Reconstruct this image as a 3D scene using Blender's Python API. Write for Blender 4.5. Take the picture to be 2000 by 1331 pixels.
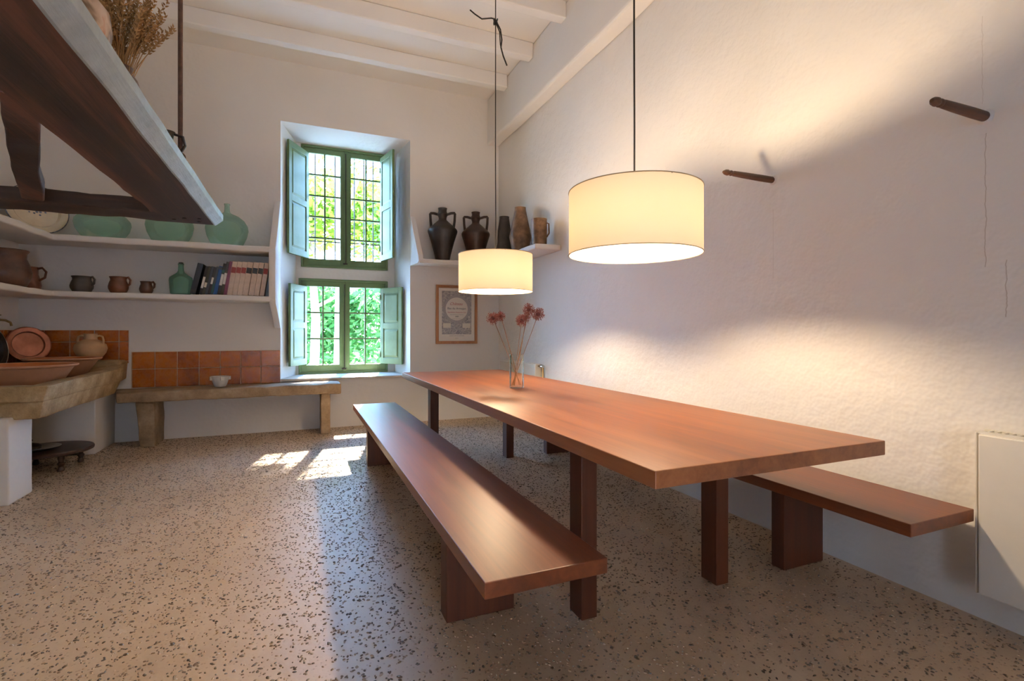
import bpy, bmesh, math, random
import numpy as np
from mathutils import Vector, Matrix, noise

for o in list(bpy.data.objects): bpy.data.objects.remove(o, do_unlink=True)
SC = bpy.context.scene
COL = SC.collection
PI = math.pi
R = math.radians

# ------------------------------------------------------------------ camera
cam = bpy.data.cameras.new('camera'); camo = bpy.data.objects.new('camera', cam); COL.objects.link(camo)
cam.sensor_width = 36; cam.lens = 979 / 2000 * 36; cam.shift_y = -15.5 / 2000; cam.clip_start = .02
camo.location = (0, 0, 1.14); camo.rotation_euler = (R(90), 0, R(-22.92))
SC.camera = camo
# ------------------------------------------------------------------ sky
W = bpy.data.worlds.new('sky'); SC.world = W; W.use_nodes = True
nt = W.node_tree; nt.nodes.clear()
wo = nt.nodes.new('ShaderNodeOutputWorld'); bg = nt.nodes.new('ShaderNodeBackground')
tc = nt.nodes.new('ShaderNodeTexCoord'); sp = nt.nodes.new('ShaderNodeSeparateXYZ'); cr = nt.nodes.new('ShaderNodeValToRGB')
cr.color_ramp.elements[0].position = 0.0; cr.color_ramp.elements[0].color = (.46, .70, 1, 1)
cr.color_ramp.elements[1].position = .6; cr.color_ramp.elements[1].color = (.20, .44, 1, 1)
nt.links.new(tc.outputs['Generated'], sp.inputs[0]); nt.links.new(sp.outputs[2], cr.inputs[0])
nt.links.new(cr.outputs[0], bg.inputs[0]); nt.links.new(bg.outputs[0], wo.inputs[0])
bg.inputs[1].default_value = 36.0
# ------------------------------------------------------------------ sun
sl = bpy.data.lights.new('sun', 'SUN'); so = bpy.data.objects.new('sun', sl); COL.objects.link(so)
sl.energy = 62; sl.angle = R(.8); sl.color = (1, .95, .86)
so.rotation_euler = Vector((-.53, -2.3, -2.75)).to_track_quat('-Z', 'Y').to_euler()
so.location = (3, 14, 12)
BULB = 840.0
# ------------------------------------------------------------------ exposure
VS = SC.view_settings
VS.view_transform = 'Standard'; VS.look = 'None'; VS.gamma = 1; VS.use_curve_mapping = False; VS.exposure = 0.22
SC.cycles.use_denoising = True; SC.cycles.use_light_tree = False
SC.cycles.max_bounces = 6; SC.cycles.diffuse_bounces = 4; SC.cycles.glossy_bounces = 3; SC.cycles.use_adaptive_sampling = True; SC.cycles.adaptive_threshold = .05; SC.cycles.transparent_max_bounces = 24
SC.cycles.sample_clamp_indirect = 6

# room constants (metres); X right along the back wall, Y towards it, Z up
XL, XR, YB, YF, ZC = -2.53, 2.50, 6.38, -2.8, 4.29

# ================================================================== materials
MATS = {}
class N:
    def __init__(s, name):
        s.m = bpy.data.materials.new(name); s.m.use_nodes = True; s.t = s.m.node_tree
        s.b = s.t.nodes['Principled BSDF']; MATS[name] = s.m
    def n(s, typ, **kw):
        nd = s.t.nodes.new('ShaderNode' + typ)
        for k, v in kw.items():
            if k in nd.inputs: nd.inputs[k].default_value = v
            else: setattr(nd, k, v)
        return nd
    def l(s, a, b): s.t.links.new(a, b)
    def co(s, kind='Object', scale=(1, 1, 1)):
        if kind == 'World': src = s.n('NewGeometry').outputs['Position']
        else: src = s.n('TexCoord').outputs[kind]
        mp = s.n('Mapping'); mp.inputs['Scale'].default_value = scale; s.l(src, mp.inputs[0]); return mp.outputs[0]
    def noise(s, vec, scale, detail=4, rough=.55, dist=0):
        nd = s.n('TexNoise'); nd.inputs['Scale'].default_value = scale; nd.inputs['Detail'].default_value = detail
        nd.inputs['Roughness'].default_value = rough; nd.inputs['Distortion'].default_value = dist
        s.l(vec, nd.inputs['Vector']); return nd.outputs['Fac']
    def ramp(s, fac, stops):
        nd = s.n('ValToRGB'); e = nd.color_ramp.elements
        while len(e) < len(stops): e.new(.5)
        for i, (p, c) in enumerate(stops): e[i].position = p; e[i].color = (*c, 1) if len(c) == 3 else c
        s.l(fac, nd.inputs[0]); return nd.outputs[0]
    def bump(s, h, strength=.3, dist=.01, normal=None):
        nd = s.n('Bump'); nd.inputs['Strength'].default_value = strength; nd.inputs['Distance'].default_value = dist
        s.l(h, nd.inputs['Height'])
        if normal is not None: s.l(normal, nd.inputs['Normal'])
        return nd.outputs[0]
    def mix(s, fac, a, b, typ='MIX'):
        nd = s.n('MixRGB', blend_type=typ)
        for i, v in enumerate((fac, a, b)):
            if isinstance(v, (int, float)): nd.inputs[i].default_value = v
            elif isinstance(v, tuple): nd.inputs[i].default_value = (*v, 1)
            else: s.l(v, nd.inputs[i])
        return nd.outputs[0]
    def math(s, op, a, b=0.0, c=0.0):
        nd = s.n('Math', operation=op)
        for i, v in enumerate((a, b, c)):
            if isinstance(v, (int, float)): nd.inputs[i].default_value = v
            else: s.l(v, nd.inputs[i])
        return nd.outputs[0]
    def set(s, **kw):
        al = dict(col='Base Color', rough='Roughness', metal='Metallic', spec='Specular IOR Level', nrm='Normal', coat='Coat Weight',
                  coatr='Coat Roughness', trans='Transmission Weight', ior='IOR', emit='Emission Color', es='Emission Strength', alpha='Alpha')
        for k, v in kw.items():
            i = s.b.inputs[al[k]]
            if isinstance(v, (int, float)): i.default_value = v
            elif isinstance(v, tuple): i.default_value = (*v, 1)
            else: s.l(v, i)
        return s.m

def plaster(name, base, strong=.35, crack=False):
    m = N(name); w = m.co('World')
    big = m.noise(w, 1.3, 1, .5); mid = m.noise(w, 8, 3 if crack else 2, .62)
    col = m.ramp(big, [(.3, tuple(c * .94 for c in base)), (.7, base)])
    h = m.math('MULTIPLY_ADD', mid, .55, m.math('MULTIPLY', big, .7))
    if crack:
        xyz = m.n('SeparateXYZ'); m.l(w, xyz.inputs[0]); y, z = xyz.outputs[1], xyz.outputs[2]
        zc = m.n('CombineXYZ'); m.l(z, zc.inputs[2])
        wob = m.noise(zc.outputs[0], 9, 3, .7)
        def line(y0, amp, width, z0, z1):
            d = m.math('ABSOLUTE', m.math('SUBTRACT', y, m.math('MULTIPLY_ADD', wob, amp, y0 - amp / 2)))
            a = m.math('LESS_THAN', d, width)
            return m.math('MULTIPLY', a, m.math('MULTIPLY', m.math('GREATER_THAN', z, z0), m.math('LESS_THAN', z, z1)))
        c1 = line(1.098, .026, .0017, 1.40, 1.93); c2 = line(2.065, .006, .0012, 1.45, 1.85); c3 = line(1.035, .04, .002, 1.20, 1.42); c4 = line(1.108, .03, .0012, 2.05, 2.4)
        cm = m.math('MAXIMUM', m.math('MAXIMUM', c1, c3), m.math('MULTIPLY', m.math('MAXIMUM', c2, c4), .6))
        col = m.mix(m.math('MULTIPLY', cm, .4), col, (.32, .22, .15))
    m.set(col=col, rough=.85, spec=.2, nrm=m.bump(h, strong, .03)); return m.m

plaster('plaster', (.87, .84, .805)); plaster('plaster_right', (.87, .84, .805), .75, True); plaster('plaster_ceiling', (.88, .85, .82), .15)
plaster('plaster_shelf', (.88, .85, .82), .3)

def wood(name, dark, mid, light, axis=1, rough=.3, coat=.25, scale=1.0, bump=.05):
    m = N(name); s = [16 * scale] * 3; s[axis] = .8 * scale
    c = m.co('Object', tuple(s)); g = m.noise(c, 1.6, 6, .6, .6)
    s2 = [2.6 * scale] * 3; s2[axis] = .16 * scale
    b = m.noise(m.co('Object', tuple(s2)), 1.4, 3, .5, .4)
    s3 = [90 * scale] * 3; s3[axis] = 3 * scale
    f = m.noise(m.co('Object', tuple(s3)), 1, 3, .5)
    v = m.math('MULTIPLY_ADD', b, .6, m.math('MULTIPLY', g, .4)); v = m.math('MULTIPLY_ADD', f, .12, v)
    col = m.ramp(v, [(.42, dark), (.56, mid), (.70, light)])
    rr = m.math('MULTIPLY_ADD', g, .12, rough - .06)
    m.set(col=col, rough=rr, coat=coat, coatr=.34, nrm=m.bump(f, bump, .002)); return m.m
wood('table_wood', (.16, .045, .012), (.265, .083, .024), (.36, .127, .042), 1, .38, .2)
wood('leg_wood', (.046, .011, .004), (.082, .019, .006), (.125, .032, .010), 2, .48, 0)
wood('bench_wood', (.095, .020, .005), (.155, .036, .010), (.225, .06, .018), 1, .40, .15)
wood('old_beam', (.014, .008, .006), (.042, .021, .015), (.15, .058, .036), 1, .6, 0, 1.1, .8)
wood('old_beam_cross', (.016, .009, .006), (.04, .020, .013), (.085, .04, .025), 0, .62, 0, .8, .5)
wood('frame_wood', (.26, .10, .03), (.36, .15, .05), (.45, .2, .075), 2, .4, .1)
wood('stool_wood', (.022, .011, .008), (.045, .02, .013), (.07, .032, .02), 0, .45, .1)
wood('peg_wood', (.03, .014, .009), (.07, .03, .016), (.2, .075, .025), 0, .5, 0)

def simple(name, col, rough=.5, metal=0, var=.18, scale=12, bump=0, spec=.5, coat=0, objrand=0):
    m = N(name); o = m.co('Object'); n1 = m.noise(o, scale, 5, .6)
    c = m.ramp(n1, [(.3, tuple(x * (1 - var) for x in col)), (.7, tuple(min(1, x * (1 + var)) for x in col))])
    if objrand:
        oi = m.n('ObjectInfo'); k = m.math('MULTIPLY_ADD', oi.outputs['Random'], objrand, 1 - objrand / 2)
        hs = m.n('HueSaturation'); m.l(c, hs.inputs['Color']); m.l(k, hs.inputs['Value']); c = hs.outputs[0]
    kw = dict(col=c, rough=rough, metal=metal, spec=spec, coat=coat)
    if bump: kw['nrm'] = m.bump(m.noise(o, scale * 3, 5, .65), bump, .01)
    return m.set(**kw)
simple('terracotta', (.52, .255, .14), .6, var=.12, scale=6, bump=.15)
simple('terracotta_inside', (.50, .15, .04), .3, var=.15, scale=5)
simple('jug_clay', (.58, .35, .17), .7, var=.15, scale=9, bump=.15)
simple('brown_clay', (.095, .040, .022), .4, var=.5, scale=9, bump=.1)
simple('red_clay', (.15, .052, .024), .45, var=.4, scale=8, bump=.1)
simple('grey_clay', (.065, .052, .042), .5, var=.35, scale=9, bump=.15)
simple('dark_clay', (.022, .015, .013), .42, var=.6, scale=7, bump=.25)
simple('dark_brown_clay', (.042, .019, .013), .40, var=.6, scale=7, bump=.25)
simple('rust_metal', (.17, .095, .05), .45, .25, var=.75, scale=9, bump=.2)
simple('dark_vase', (.035, .025, .02), .55, var=.6, scale=10, bump=.3)
simple('black_iron', (.03, .022, .018), .55, .4, var=.4, scale=30, bump=.1)
simple('rust_iron', (.09, .045, .03), .6, .3, var=.4, scale=30)
simple('brass', (.32, .22, .10), .35, .9, var=.3, scale=20)
simple('chrome', (.62, .62, .62), .2, 1, var=.05)
simple('copper', (.34, .13, .075), .36, .7, var=.3, scale=8)
simple('tin', (.5, .48, .45), .35, .9, var=.2, scale=20)
simple('black_cable', (.012, .010, .009), .5, var=.1)
simple('radiator_paint', (.78, .74, .67), .35, var=.02)
simple('marble', (.72, .68, .62), .5, var=.12, scale=10, bump=.2)
simple('ceramic_cream', (.72, .6, .42), .25, var=.12, scale=6, coat=.3)
simple('ceramic_blue', (.12, .14, .2), .3, var=.6, scale=40)
simple('page', (.7, .64, .53), .8, var=.08, scale=60)
simple('paper', (.80, .75, .68), .7, var=.03)
simple('ink', (.06, .065, .06), .7); simple('ink_red', (.45, .08, .07), .7); simple('ink_grey', (.25, .24, .24), .7)
simple('pipe_paint', (.72, .66, .55), .4, var=.05)
simple('allium', (.30, .10, .075), .8, var=.45, scale=60)
simple('allium_heart', (.12, .04, .045), .9, var=.4, scale=60)
simple('dry_stem', (.30, .15, .07), .7, var=.3, scale=30)
simple('wheat', (.45, .26, .10), .8, var=.4, scale=30, objrand=.5)
simple('wheat_stem', (.42, .24, .09), .8, var=.3, scale=30)
simple('stone_sill', (.62, .57, .5), .4, var=.1, scale=9)
simple('grout', (.62, .48, .36), .85, var=.1, scale=20)
simple('trunk_bark', (.22, .16, .12), .9, var=.4, scale=6, bump=.5)
simple('garden_soil', (.62, .55, .46), .9, var=.2, scale=2)
for nm, c in dict(book_navy=(.012, .018, .03), book_black=(.018, .017, .02), book_blue=(.012, .08, .28), book_slate=(.05, .06, .075), book_olive=(.04, .04, .025),
                  book_purple=(.16, .03, .075), book_cream=(.62, .47, .36), label_red=(.25, .03, .025), label_black=(.03, .03, .032), label_white=(.75, .73, .7), label_teal=(.02, .09, .1)).items():
    simple(nm, c, .55, var=.12, scale=20)

def stone(name, a, b, c):
    m = N(name); o = m.co('World'); n1 = m.noise(o, 5, 6, .65); n2 = m.noise(o, 38, 5, .7)
    col = m.ramp(n1, [(.3, a), (.5, b), (.7, c)])
    col = m.mix(.5, col, m.ramp(n2, [(.3, (.6, .55, .5)), (.65, (1.1, 1.08, 1.05))]), 'MULTIPLY')
    m.set(col=col, rough=.7, nrm=m.bump(m.math('MULTIPLY_ADD', n2, .5, n1), .6, .015)); return m.m
stone('sink_stone', (.20, .125, .05), (.36, .235, .105), (.52, .38, .22)); stone('bench_stone', (.20, .125, .065), (.32, .215, .12), (.47, .35, .23))

def tile_mat():
    m = N('tile'); o = m.co('World'); oi = m.n('ObjectInfo'); n1 = m.noise(o, 6, 4, .6); n2 = m.noise(o, 22, 4, .6)
    col = m.ramp(m.math('MULTIPLY_ADD', oi.outputs['Random'], .3, n1), [(.38, (.20, .042, .005)), (.62, (.37, .092, .008)), (.95, (.47, .145, .016))])
    gr = m.math('GREATER_THAN', oi.outputs['Random'], .93); gn = m.math('MULTIPLY', gr, m.ramp(n1, [(.4, (0, 0, 0)), (.6, (1, 1, 1))]))
    col = m.mix(m.math('MULTIPLY', gn, .6), col, (.2, .15, .03))
    m.set(col=col, rough=m.math('MULTIPLY_ADD', n2, .2, .18), coat=.05, coatr=.2, spec=.35, nrm=m.bump(m.math('MULTIPLY_ADD', n2, .3, n1), .18, .01)); return m.m
tile_mat()

def green_paint():
    m = N('green_paint'); o = m.co('Object'); n1 = m.noise(o, 5, 5, .6); n2 = m.noise(m.co('Object', (30, 30, 2)), 1.5, 4, .6)
    col = m.ramp(n1, [(.3, (.09, .15, .06)), (.7, (.135, .205, .088))])
    col = m.mix(m.ramp(n2, [(.68, (0, 0, 0)), (.8, (.35, .35, .35))]), col, (.3, .34, .26))
    m.set(col=col, rough=.48, spec=.35, nrm=m.bump(n2, .12, .004)); return m.m
green_paint()
def pale_edge():
    m = N('limewashed_edge'); o = m.co('World'); n1 = m.noise(o, 6, 5, .65); n2 = m.noise(m.co('World', (30, 3, 30)), 1.2, 5, .7)
    col = m.ramp(n1, [(.3, (.34, .41, .44)), (.7, (.52, .60, .62))])
    col = m.mix(m.ramp(n2, [(.63, (0, 0, 0)), (.72, (.8, .8, .8))]), col, (.2, .2, .2))
    m.set(col=col, rough=.5, nrm=m.bump(n2, .4, .01)); return m.m
pale_edge()
def glazed_jug():
    m = N('glazed_jug'); o = m.co('Object'); n1 = m.noise(o, 7, 3, .5, .6)
    col = m.ramp(n1, [(.38, (.1, .06, .03)), (.46, (.52, .36, .24)), (.56, (.66, .5, .38)), (.64, (.55, .17, .05))])
    m.set(col=col, rough=.3, coat=.3); return m.m
glazed_jug()

def glass(name, col, rough=0.02, ior=1.45):
    m = N(name); m.set(col=col, rough=rough, trans=1, ior=ior); return m.m
def thin_glass(name, tint, gloss=.12, rough=.02):
    m = N(name); t = m.n('BsdfTransparent'); t.inputs[0].default_value = (*tint, 1)
    g = m.n('BsdfGlossy'); g.inputs['Roughness'].default_value = rough
    fr = m.n('LayerWeight'); fr.inputs['Blend'].default_value = gloss
    mx = m.n('MixShader'); m.l(m.math('MULTIPLY', fr.outputs['Fresnel'], .8), mx.inputs[0]); m.l(t.outputs[0], mx.inputs[1]); m.l(g.outputs[0], mx.inputs[2])
    m.l(mx.outputs[0], m.t.nodes['Material Output'].inputs[0]); return m.m
thin_glass('window_glass', (.95, .98, .97), .15); thin_glass('clear_glass', (.99, .995, .995), .2)
def bottle_glass(name, tint, body):
    m = N(name); t = m.n('BsdfTransparent'); t.inputs[0].default_value = (*tint, 1)
    d = m.n('BsdfDiffuse'); d.inputs[0].default_value = (*body, 1); tl = m.n('BsdfTranslucent'); tl.inputs[0].default_value = (*body, 1)
    g = m.n('BsdfGlossy'); g.inputs['Roughness'].default_value = .08
    a = m.n('MixShader'); a.inputs[0].default_value = .5; m.l(d.outputs[0], a.inputs[1]); m.l(tl.outputs[0], a.inputs[2])
    b = m.n('MixShader'); b.inputs[0].default_value = .28; m.l(t.outputs[0], b.inputs[1]); m.l(a.outputs[0], b.inputs[2])
    fr = m.n('LayerWeight'); fr.inputs['Blend'].default_value = .35
    c = m.n('MixShader'); m.l(m.math('MULTIPLY', fr.outputs['Fresnel'], .6), c.inputs[0]); m.l(b.outputs[0], c.inputs[1]); m.l(g.outputs[0], c.inputs[2])
    m.l(c.outputs[0], m.t.nodes['Material Output'].inputs[0])
bottle_glass('demijohn_glass', (.80, .95, .89), (.55, .90, .78)); bottle_glass('green_bottle_glass', (.66, .88, .77), (.28, .58, .45)); bottle_glass('dark_bottle_glass', (.1, .2, .13), (.01, .03, .02))

def shade_mat():
    m = N('lamp_fabric'); w = m.co('Object', (1, 1, 6)); n1 = m.noise(w, 70, 3, .6)
    d = m.n('BsdfDiffuse'); d.inputs[0].default_value = (.86, .80, .70, 1); t = m.n('BsdfTranslucent')
    m.l(m.ramp(n1, [(.2, (.80, .62, .40)), (.8, (.88, .70, .47))]), t.inputs[0])
    mx = m.n('MixShader'); mx.inputs[0].default_value = .056; m.l(d.outputs[0], mx.inputs[1]); m.l(t.outputs[0], mx.inputs[2])
    m.l(mx.outputs[0], m.t.nodes['Material Output'].inputs[0])
shade_mat()
m = N('bulb_glow'); m.set(col=(1, .9, .8), emit=(1, .755, .475), es=BULB)
simple('shade_rim', (.45, .36, .22), .5)

def floor_mat():
    m = N('floor_mortar'); w = m.co('World'); n1 = m.noise(w, 1.1, 2, .6); n3 = m.noise(w, 9, 3, .6)
    vo = m.n('TexVoronoi'); vo.inputs['Scale'].default_value = 55; m.l(w, vo.inputs['Vector'])
    specks = m.ramp(vo.outputs['Distance'], [(.16, (.55, .48, .42)), (.24, (1, 1, 1))])
    col = m.ramp(n1, [(.3, (.52, .375, .245)), (.7, (.63, .465, .315))])
    col = m.mix(.6, col, specks, 'MULTIPLY'); col = m.mix(.25, col, m.ramp(n3, [(.35, (.75, .7, .66)), (.6, (1, 1, 1))]), 'MULTIPLY')
    m.set(col=col, rough=m.math('MULTIPLY_ADD', n3, .2, .33), spec=.5, nrm=m.bump(m.math('MULTIPLY_ADD', vo.outputs['Distance'], .6, n3), .16, .004)); return m.m
floor_mat()
m = N('pebble'); at = m.n('Attribute', attribute_name='shade')
m.set(col=m.ramp(at.outputs['Fac'], [(0, (.06, .042, .029)), (.4, (.13, .093, .063)), (.75, (.25, .165, .105)), (.95, (.42, .30, .2))]), rough=.15, spec=.7)

def leaf_mat(name, a, b):
    m = N(name); oi = m.n('NewGeometry'); col = m.ramp(oi.outputs['Random Per Island'], [(0, a), (1, b)])
    d = m.n('BsdfDiffuse'); t = m.n('BsdfTranslucent'); m.l(col, d.inputs[0]); m.l(col, t.inputs[0])
    mx = m.n('MixShader'); mx.inputs[0].default_value = .5; m.l(d.outputs[0], mx.inputs[1]); m.l(t.outputs[0], mx.inputs[2])
    m.l(mx.outputs[0], m.t.nodes['Material Output'].inputs[0])
leaf_mat('leaf_yellow', (.14, .26, .02), (.36, .44, .07)); leaf_mat('leaf_green', (.05, .17, .04), (.17, .34, .10))

def print_mat():
    m = N('poster_print'); o = m.n('TexCoord').outputs['Object']; s = m.n('SeparateXYZ'); m.l(o, s.inputs[0]); x, z = s.outputs[0], s.outputs[2]
    # sheet is .47 wide and .66 tall about its own middle; the vignette circle sits above the middle
    dx = x; dz = m.math('SUBTRACT', z, .075)
    r = m.math('SQRT', m.math('ADD', m.math('MULTIPLY', dx, dx), m.math('MULTIPLY', dz, dz)))
    orn = m.noise(o, 38, 5, .7, 1.2); fine = m.noise(o, 110, 4, .7, .8)
    eng = m.ramp(m.math('MULTIPLY_ADD', fine, .35, m.math('MULTIPLY', orn, .65)), [(.36, (.10, .10, .12)), (.5, (.38, .36, .36)), (.62, (.70, .65, .58))])
    ringp = m.math('SINE', m.math('MULTIPLY', r, 420)); ring = m.ramp(ringp, [(0, (.32, .3, .31)), (1, (.56, .52, .48))])
    ringm = m.math('LESS_THAN', r, .183); inm = m.math('LESS_THAN', r, .150)
    col = m.mix(ringm, eng, ring); col = m.mix(inm, col, (.78, .73, .65))
    # two pale blank scrolls either side under the circle
    ax = m.math('ABSOLUTE', x)
    def box(v, lo, hi): return m.math('MULTIPLY', m.math('GREATER_THAN', v, lo), m.math('LESS_THAN', v, hi))
    scroll = m.math('MULTIPLY', box(ax, .08, .185), box(z, -.175, -.115)); scroll = m.math('MULTIPLY', scroll, m.math('SUBTRACT', 1.0, ringm)); col = m.mix(scroll, col, (.72, .68, .58))
    inside = m.math('MULTIPLY', m.math('LESS_THAN', ax, .202), box(z, -.26, .31))
    col = m.mix(inside, (.80, .75, .68), col)
    m.set(col=col, rough=.6); return m.m
print_mat()

# ================================================================== mesh helpers
def link(o): COL.objects.link(o); return o
def tag(o, label=None, cat=None, group=None, kind=None):
    if label: o['label'] = label
    if cat: o['category'] = cat
    if group: o['group'] = group
    if kind: o['kind'] = kind
    return o
def empty(name, loc=(0, 0, 0), rz=0, label=None, cat=None, group=None, kind=None):
    o = link(bpy.data.objects.new(name, None)); o.location = loc; o.rotation_euler = (0, 0, rz); o.empty_display_size = .1
    return tag(o, label, cat, group, kind)
class MB:
    def __init__(s): s.v = []; s.f = []
    def add(s, vs, fs):
        k = len(s.v); s.v += [tuple(v) for v in vs]; s.f += [tuple(i + k for i in f) for f in fs]; return s
    def hexa(s, p):   # 8 corners: bottom ring then top ring
        return s.add(p, [(3, 2, 1, 0), (4, 5, 6, 7), (0, 1, 5, 4), (1, 2, 6, 5), (2, 3, 7, 6), (3, 0, 4, 7)])
    def box(s, x0, x1, y0, y1, z0, z1):
        return s.hexa([(x0, y0, z0), (x1, y0, z0), (x1, y1, z0), (x0, y1, z0), (x0, y0, z1), (x1, y0, z1), (x1, y1, z1), (x0, y1, z1)])
    def lathe(s, prof, seg=32, c=(0, 0, 0), cap0=True, cap1=False, M=None):
        vs = []; fs = []
        for (r, z) in prof:
            for i in range(seg):
                a = 2 * PI * i / seg; vs.append(Vector((r * math.cos(a), r * math.sin(a), z)))
        for j in range(len(prof) - 1):
            for i in range(seg):
                k = (i + 1) % seg; fs.append((j * seg + i, j * seg + k, (j + 1) * seg + k, (j + 1) * seg + i))
        if cap0: fs.append(tuple(range(seg - 1, -1, -1)))
        if cap1: fs.append(tuple(range((len(prof) - 1) * seg, len(prof) * seg)))
        if M is not None: vs = [M @ v for v in vs]
        return s.add([v + Vector(c) for v in vs], fs)
    def tube(s, pts, rad, seg=8, cap=True, flat=1.0):
        pts = [Vector(p) for p in pts]; n = len(pts); rad = rad if isinstance(rad, (list, tuple)) else [rad] * n
        vs = []; fs = []; up = None
        for i, p in enumerate(pts):
            t = (pts[min(i + 1, n - 1)] - pts[max(i - 1, 0)]).normalized()
            if up is None: up = t.orthogonal().normalized()
            up = (up - t * up.dot(t)).normalized(); sd = t.cross(up)
            for k in range(seg):
                a = 2 * PI * k / seg; vs.append(p + (up * math.cos(a) + sd * math.sin(a) * flat) * rad[i])
        for i in range(n - 1):
            for k in range(seg):
                q = (k + 1) % seg; fs.append((i * seg + k, i * seg + q, (i + 1) * seg + q, (i + 1) * seg + k))
        if cap: fs.append(tuple(range(seg - 1, -1, -1))); fs.append(tuple(range((n - 1) * seg, n * seg)))
        return s.add(vs, fs)
    def prism(s, poly, axis, a, b):   # extrude a polygon given in the two other axes
        def P(u, v, w):
            return {0: (w, u, v), 1: (u, w, v), 2: (u, v, w)}[axis]
        n = len(poly); vs = [P(u, v, a) for u, v in poly] + [P(u, v, b) for u, v in poly]
        return s.add(vs, [tuple(range(n)), tuple(range(2 * n - 1, n - 1, -1))] + [(i, i + n, (i + 1) % n + n, (i + 1) % n) for i in range(n)])
    def build(s, name, mat, parent=None, bevel=0, seg=2, smooth=False, origin=None, world=False, rough=None, slices=None):
        bm = bmesh.new(); vv = [bm.verts.new(v) for v in s.v]
        for f in s.f:
            try: bm.faces.new([vv[i] for i in f])
            except ValueError: pass
        bmesh.ops.remove_doubles(bm, verts=bm.verts, dist=1e-6); bmesh.ops.recalc_face_normals(bm, faces=bm.faces)
        if bevel: bmesh.ops.bevel(bm, geom=[e for e in bm.edges if e.calc_face_angle(0) > .5], offset=bevel, segments=seg, affect='EDGES', profile=.5, clamp_overlap=True)
        if slices:
            for ax, step in slices:
                lo = min(v.co[ax] for v in bm.verts); hi = max(v.co[ax] for v in bm.verts); k = lo + step
                while k < hi - step * .3:
                    no = [0, 0, 0]; no[ax] = 1; co = [0, 0, 0]; co[ax] = k
                    bmesh.ops.bisect_plane(bm, geom=list(bm.verts) + list(bm.edges) + list(bm.faces), plane_co=co, plane_no=no); k += step
        if rough:
            amp, fr, seed = rough
            for v in bm.verts: v.co += amp * Vector(noise.noise_vector(v.co * fr + Vector((seed, seed * 1.7, -seed))))
        org = Vector(origin) if origin else Vector((0, 0, 0))
        if world and parent is not None: org = wloc(parent)
        me = bpy.data.meshes.new(name)
        for v in bm.verts: v.co -= org
        bm.normal_update(); bm.to_mesh(me); bm.free()
        if smooth:
            me.polygons.foreach_set('use_smooth', [True] * len(me.polygons))
            me.set_sharp_from_angle(angle=R(smooth if smooth is not True else 40))
        o = link(bpy.data.objects.new(name, me)); me.materials.append(MATS[mat])
        if origin: o.location = org
        if parent is not None: o.parent = parent
        return o
def wloc(o):
    v = Vector((0, 0, 0))
    while o is not None: v += o.location; o = o.parent
    return v
def copy_tree(o, parent=None):
    c = link(o.copy()); c.parent = parent
    for ch in [x for x in bpy.data.objects if x.parent == o]: copy_tree(ch, c)
    return c
def arc(p0, p1, p2, n=8):
    p0, p1, p2 = Vector(p0), Vector(p1), Vector(p2)
    return [p0 * (1 - t) ** 2 + p1 * 2 * t * (1 - t) + p2 * t * t for t in [i / n for i in range(n + 1)]]

# ================================================================== the room
fl = MB().box(XL - .3, XR + .3, YF - .3, YB + .3, -.2, 0).build('floor', 'floor_mortar'); tag(fl, 'tan mortar floor set with dark pebbles', kind='structure')
# pebbles set in the mortar
rng = np.random.default_rng(7)
def pebbles():
    n = 46000
    x = rng.uniform(XL + .02, XR - .02, n * 2); y = rng.uniform(.75, YB - .02, n * 2)
    # keep what stands in the camera's general field, thinner far away where they are only specks
    ang = np.degrees(np.arctan2(x, y)); keep = (ang > -33) & (ang < 72)
    x, y = x[keep][:n], y[keep][:n]; n = len(x)
    a = rng.uniform(.0032, .0088, n) * np.where(rng.random(n) < .07, 1.45, 1.0); b = a * rng.uniform(.4, .75, n); h = rng.uniform(.0014, .0042, n)
    th = rng.uniform(0, PI, n); S = 7
    k = np.arange(S) * 2 * PI / S
    vs = []
    for (rr, zz) in ((1.0, -.001), (.72, .72)):
        jit = 1 + rng.uniform(-.14, .14, (n, S))
        px = a[:, None] * np.cos(k) * rr * jit; py = b[:, None] * np.sin(k) * rr * jit
        X = x[:, None] + px * np.cos(th)[:, None] - py * np.sin(th)[:, None]; Y = y[:, None] + px * np.sin(th)[:, None] + py * np.cos(th)[:, None]
        Z = np.full((n, S), -.001) if zz < 0 else np.repeat(h[:, None] * zz, S, 1)
        vs.append(np.stack([X, Y, Z], 2))
    top = np.stack([x, y, h], 1)[:, None, :]
    V = np.concatenate(vs + [top], 1).reshape(-1, 3)     # per pebble: S + S + 1
    P = 2 * S + 1; base = (np.arange(n) * P)[:, None, None]
    i = np.arange(S); j = (i + 1) % S
    q = np.stack([i, j, j + S, i + S], 1); t = np.stack([i + S, j + S, np.full(S, 2 * S)], 1)
    Q = (base + q[None]).reshape(-1); T = (base + t[None]).reshape(-1)
    me = bpy.data.meshes.new('pebbles'); nq, ntr = n * S, n * S
    me.vertices.add(len(V)); me.vertices.foreach_set('co', V.astype(np.float32).ravel())
    me.loops.add(nq * 4 + ntr * 3); me.loops.foreach_set('vertex_index', np.concatenate([Q, T]).astype(np.int32))
    me.polygons.add(nq + ntr)
    st = np.concatenate([np.arange(nq) * 4, nq * 4 + np.arange(ntr) * 3]); me.polygons.foreach_set('loop_start', st.astype(np.int32))
    me.polygons.foreach_set('use_smooth', np.ones(nq + ntr, bool))
    me.update(calc_edges=True); me.validate()
    at = me.attributes.new('shade', 'FLOAT', 'POINT'); at.data.foreach_set('value', np.repeat(rng.random(n), P).astype(np.float32))
    me.materials.append(MATS['pebble']); o = link(bpy.data.objects.new('pebbles', me)); o.parent = fl; o['kind'] = 'stuff'; o['label'] = 'dark rounded pebbles set in the mortar'
pebbles()

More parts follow.
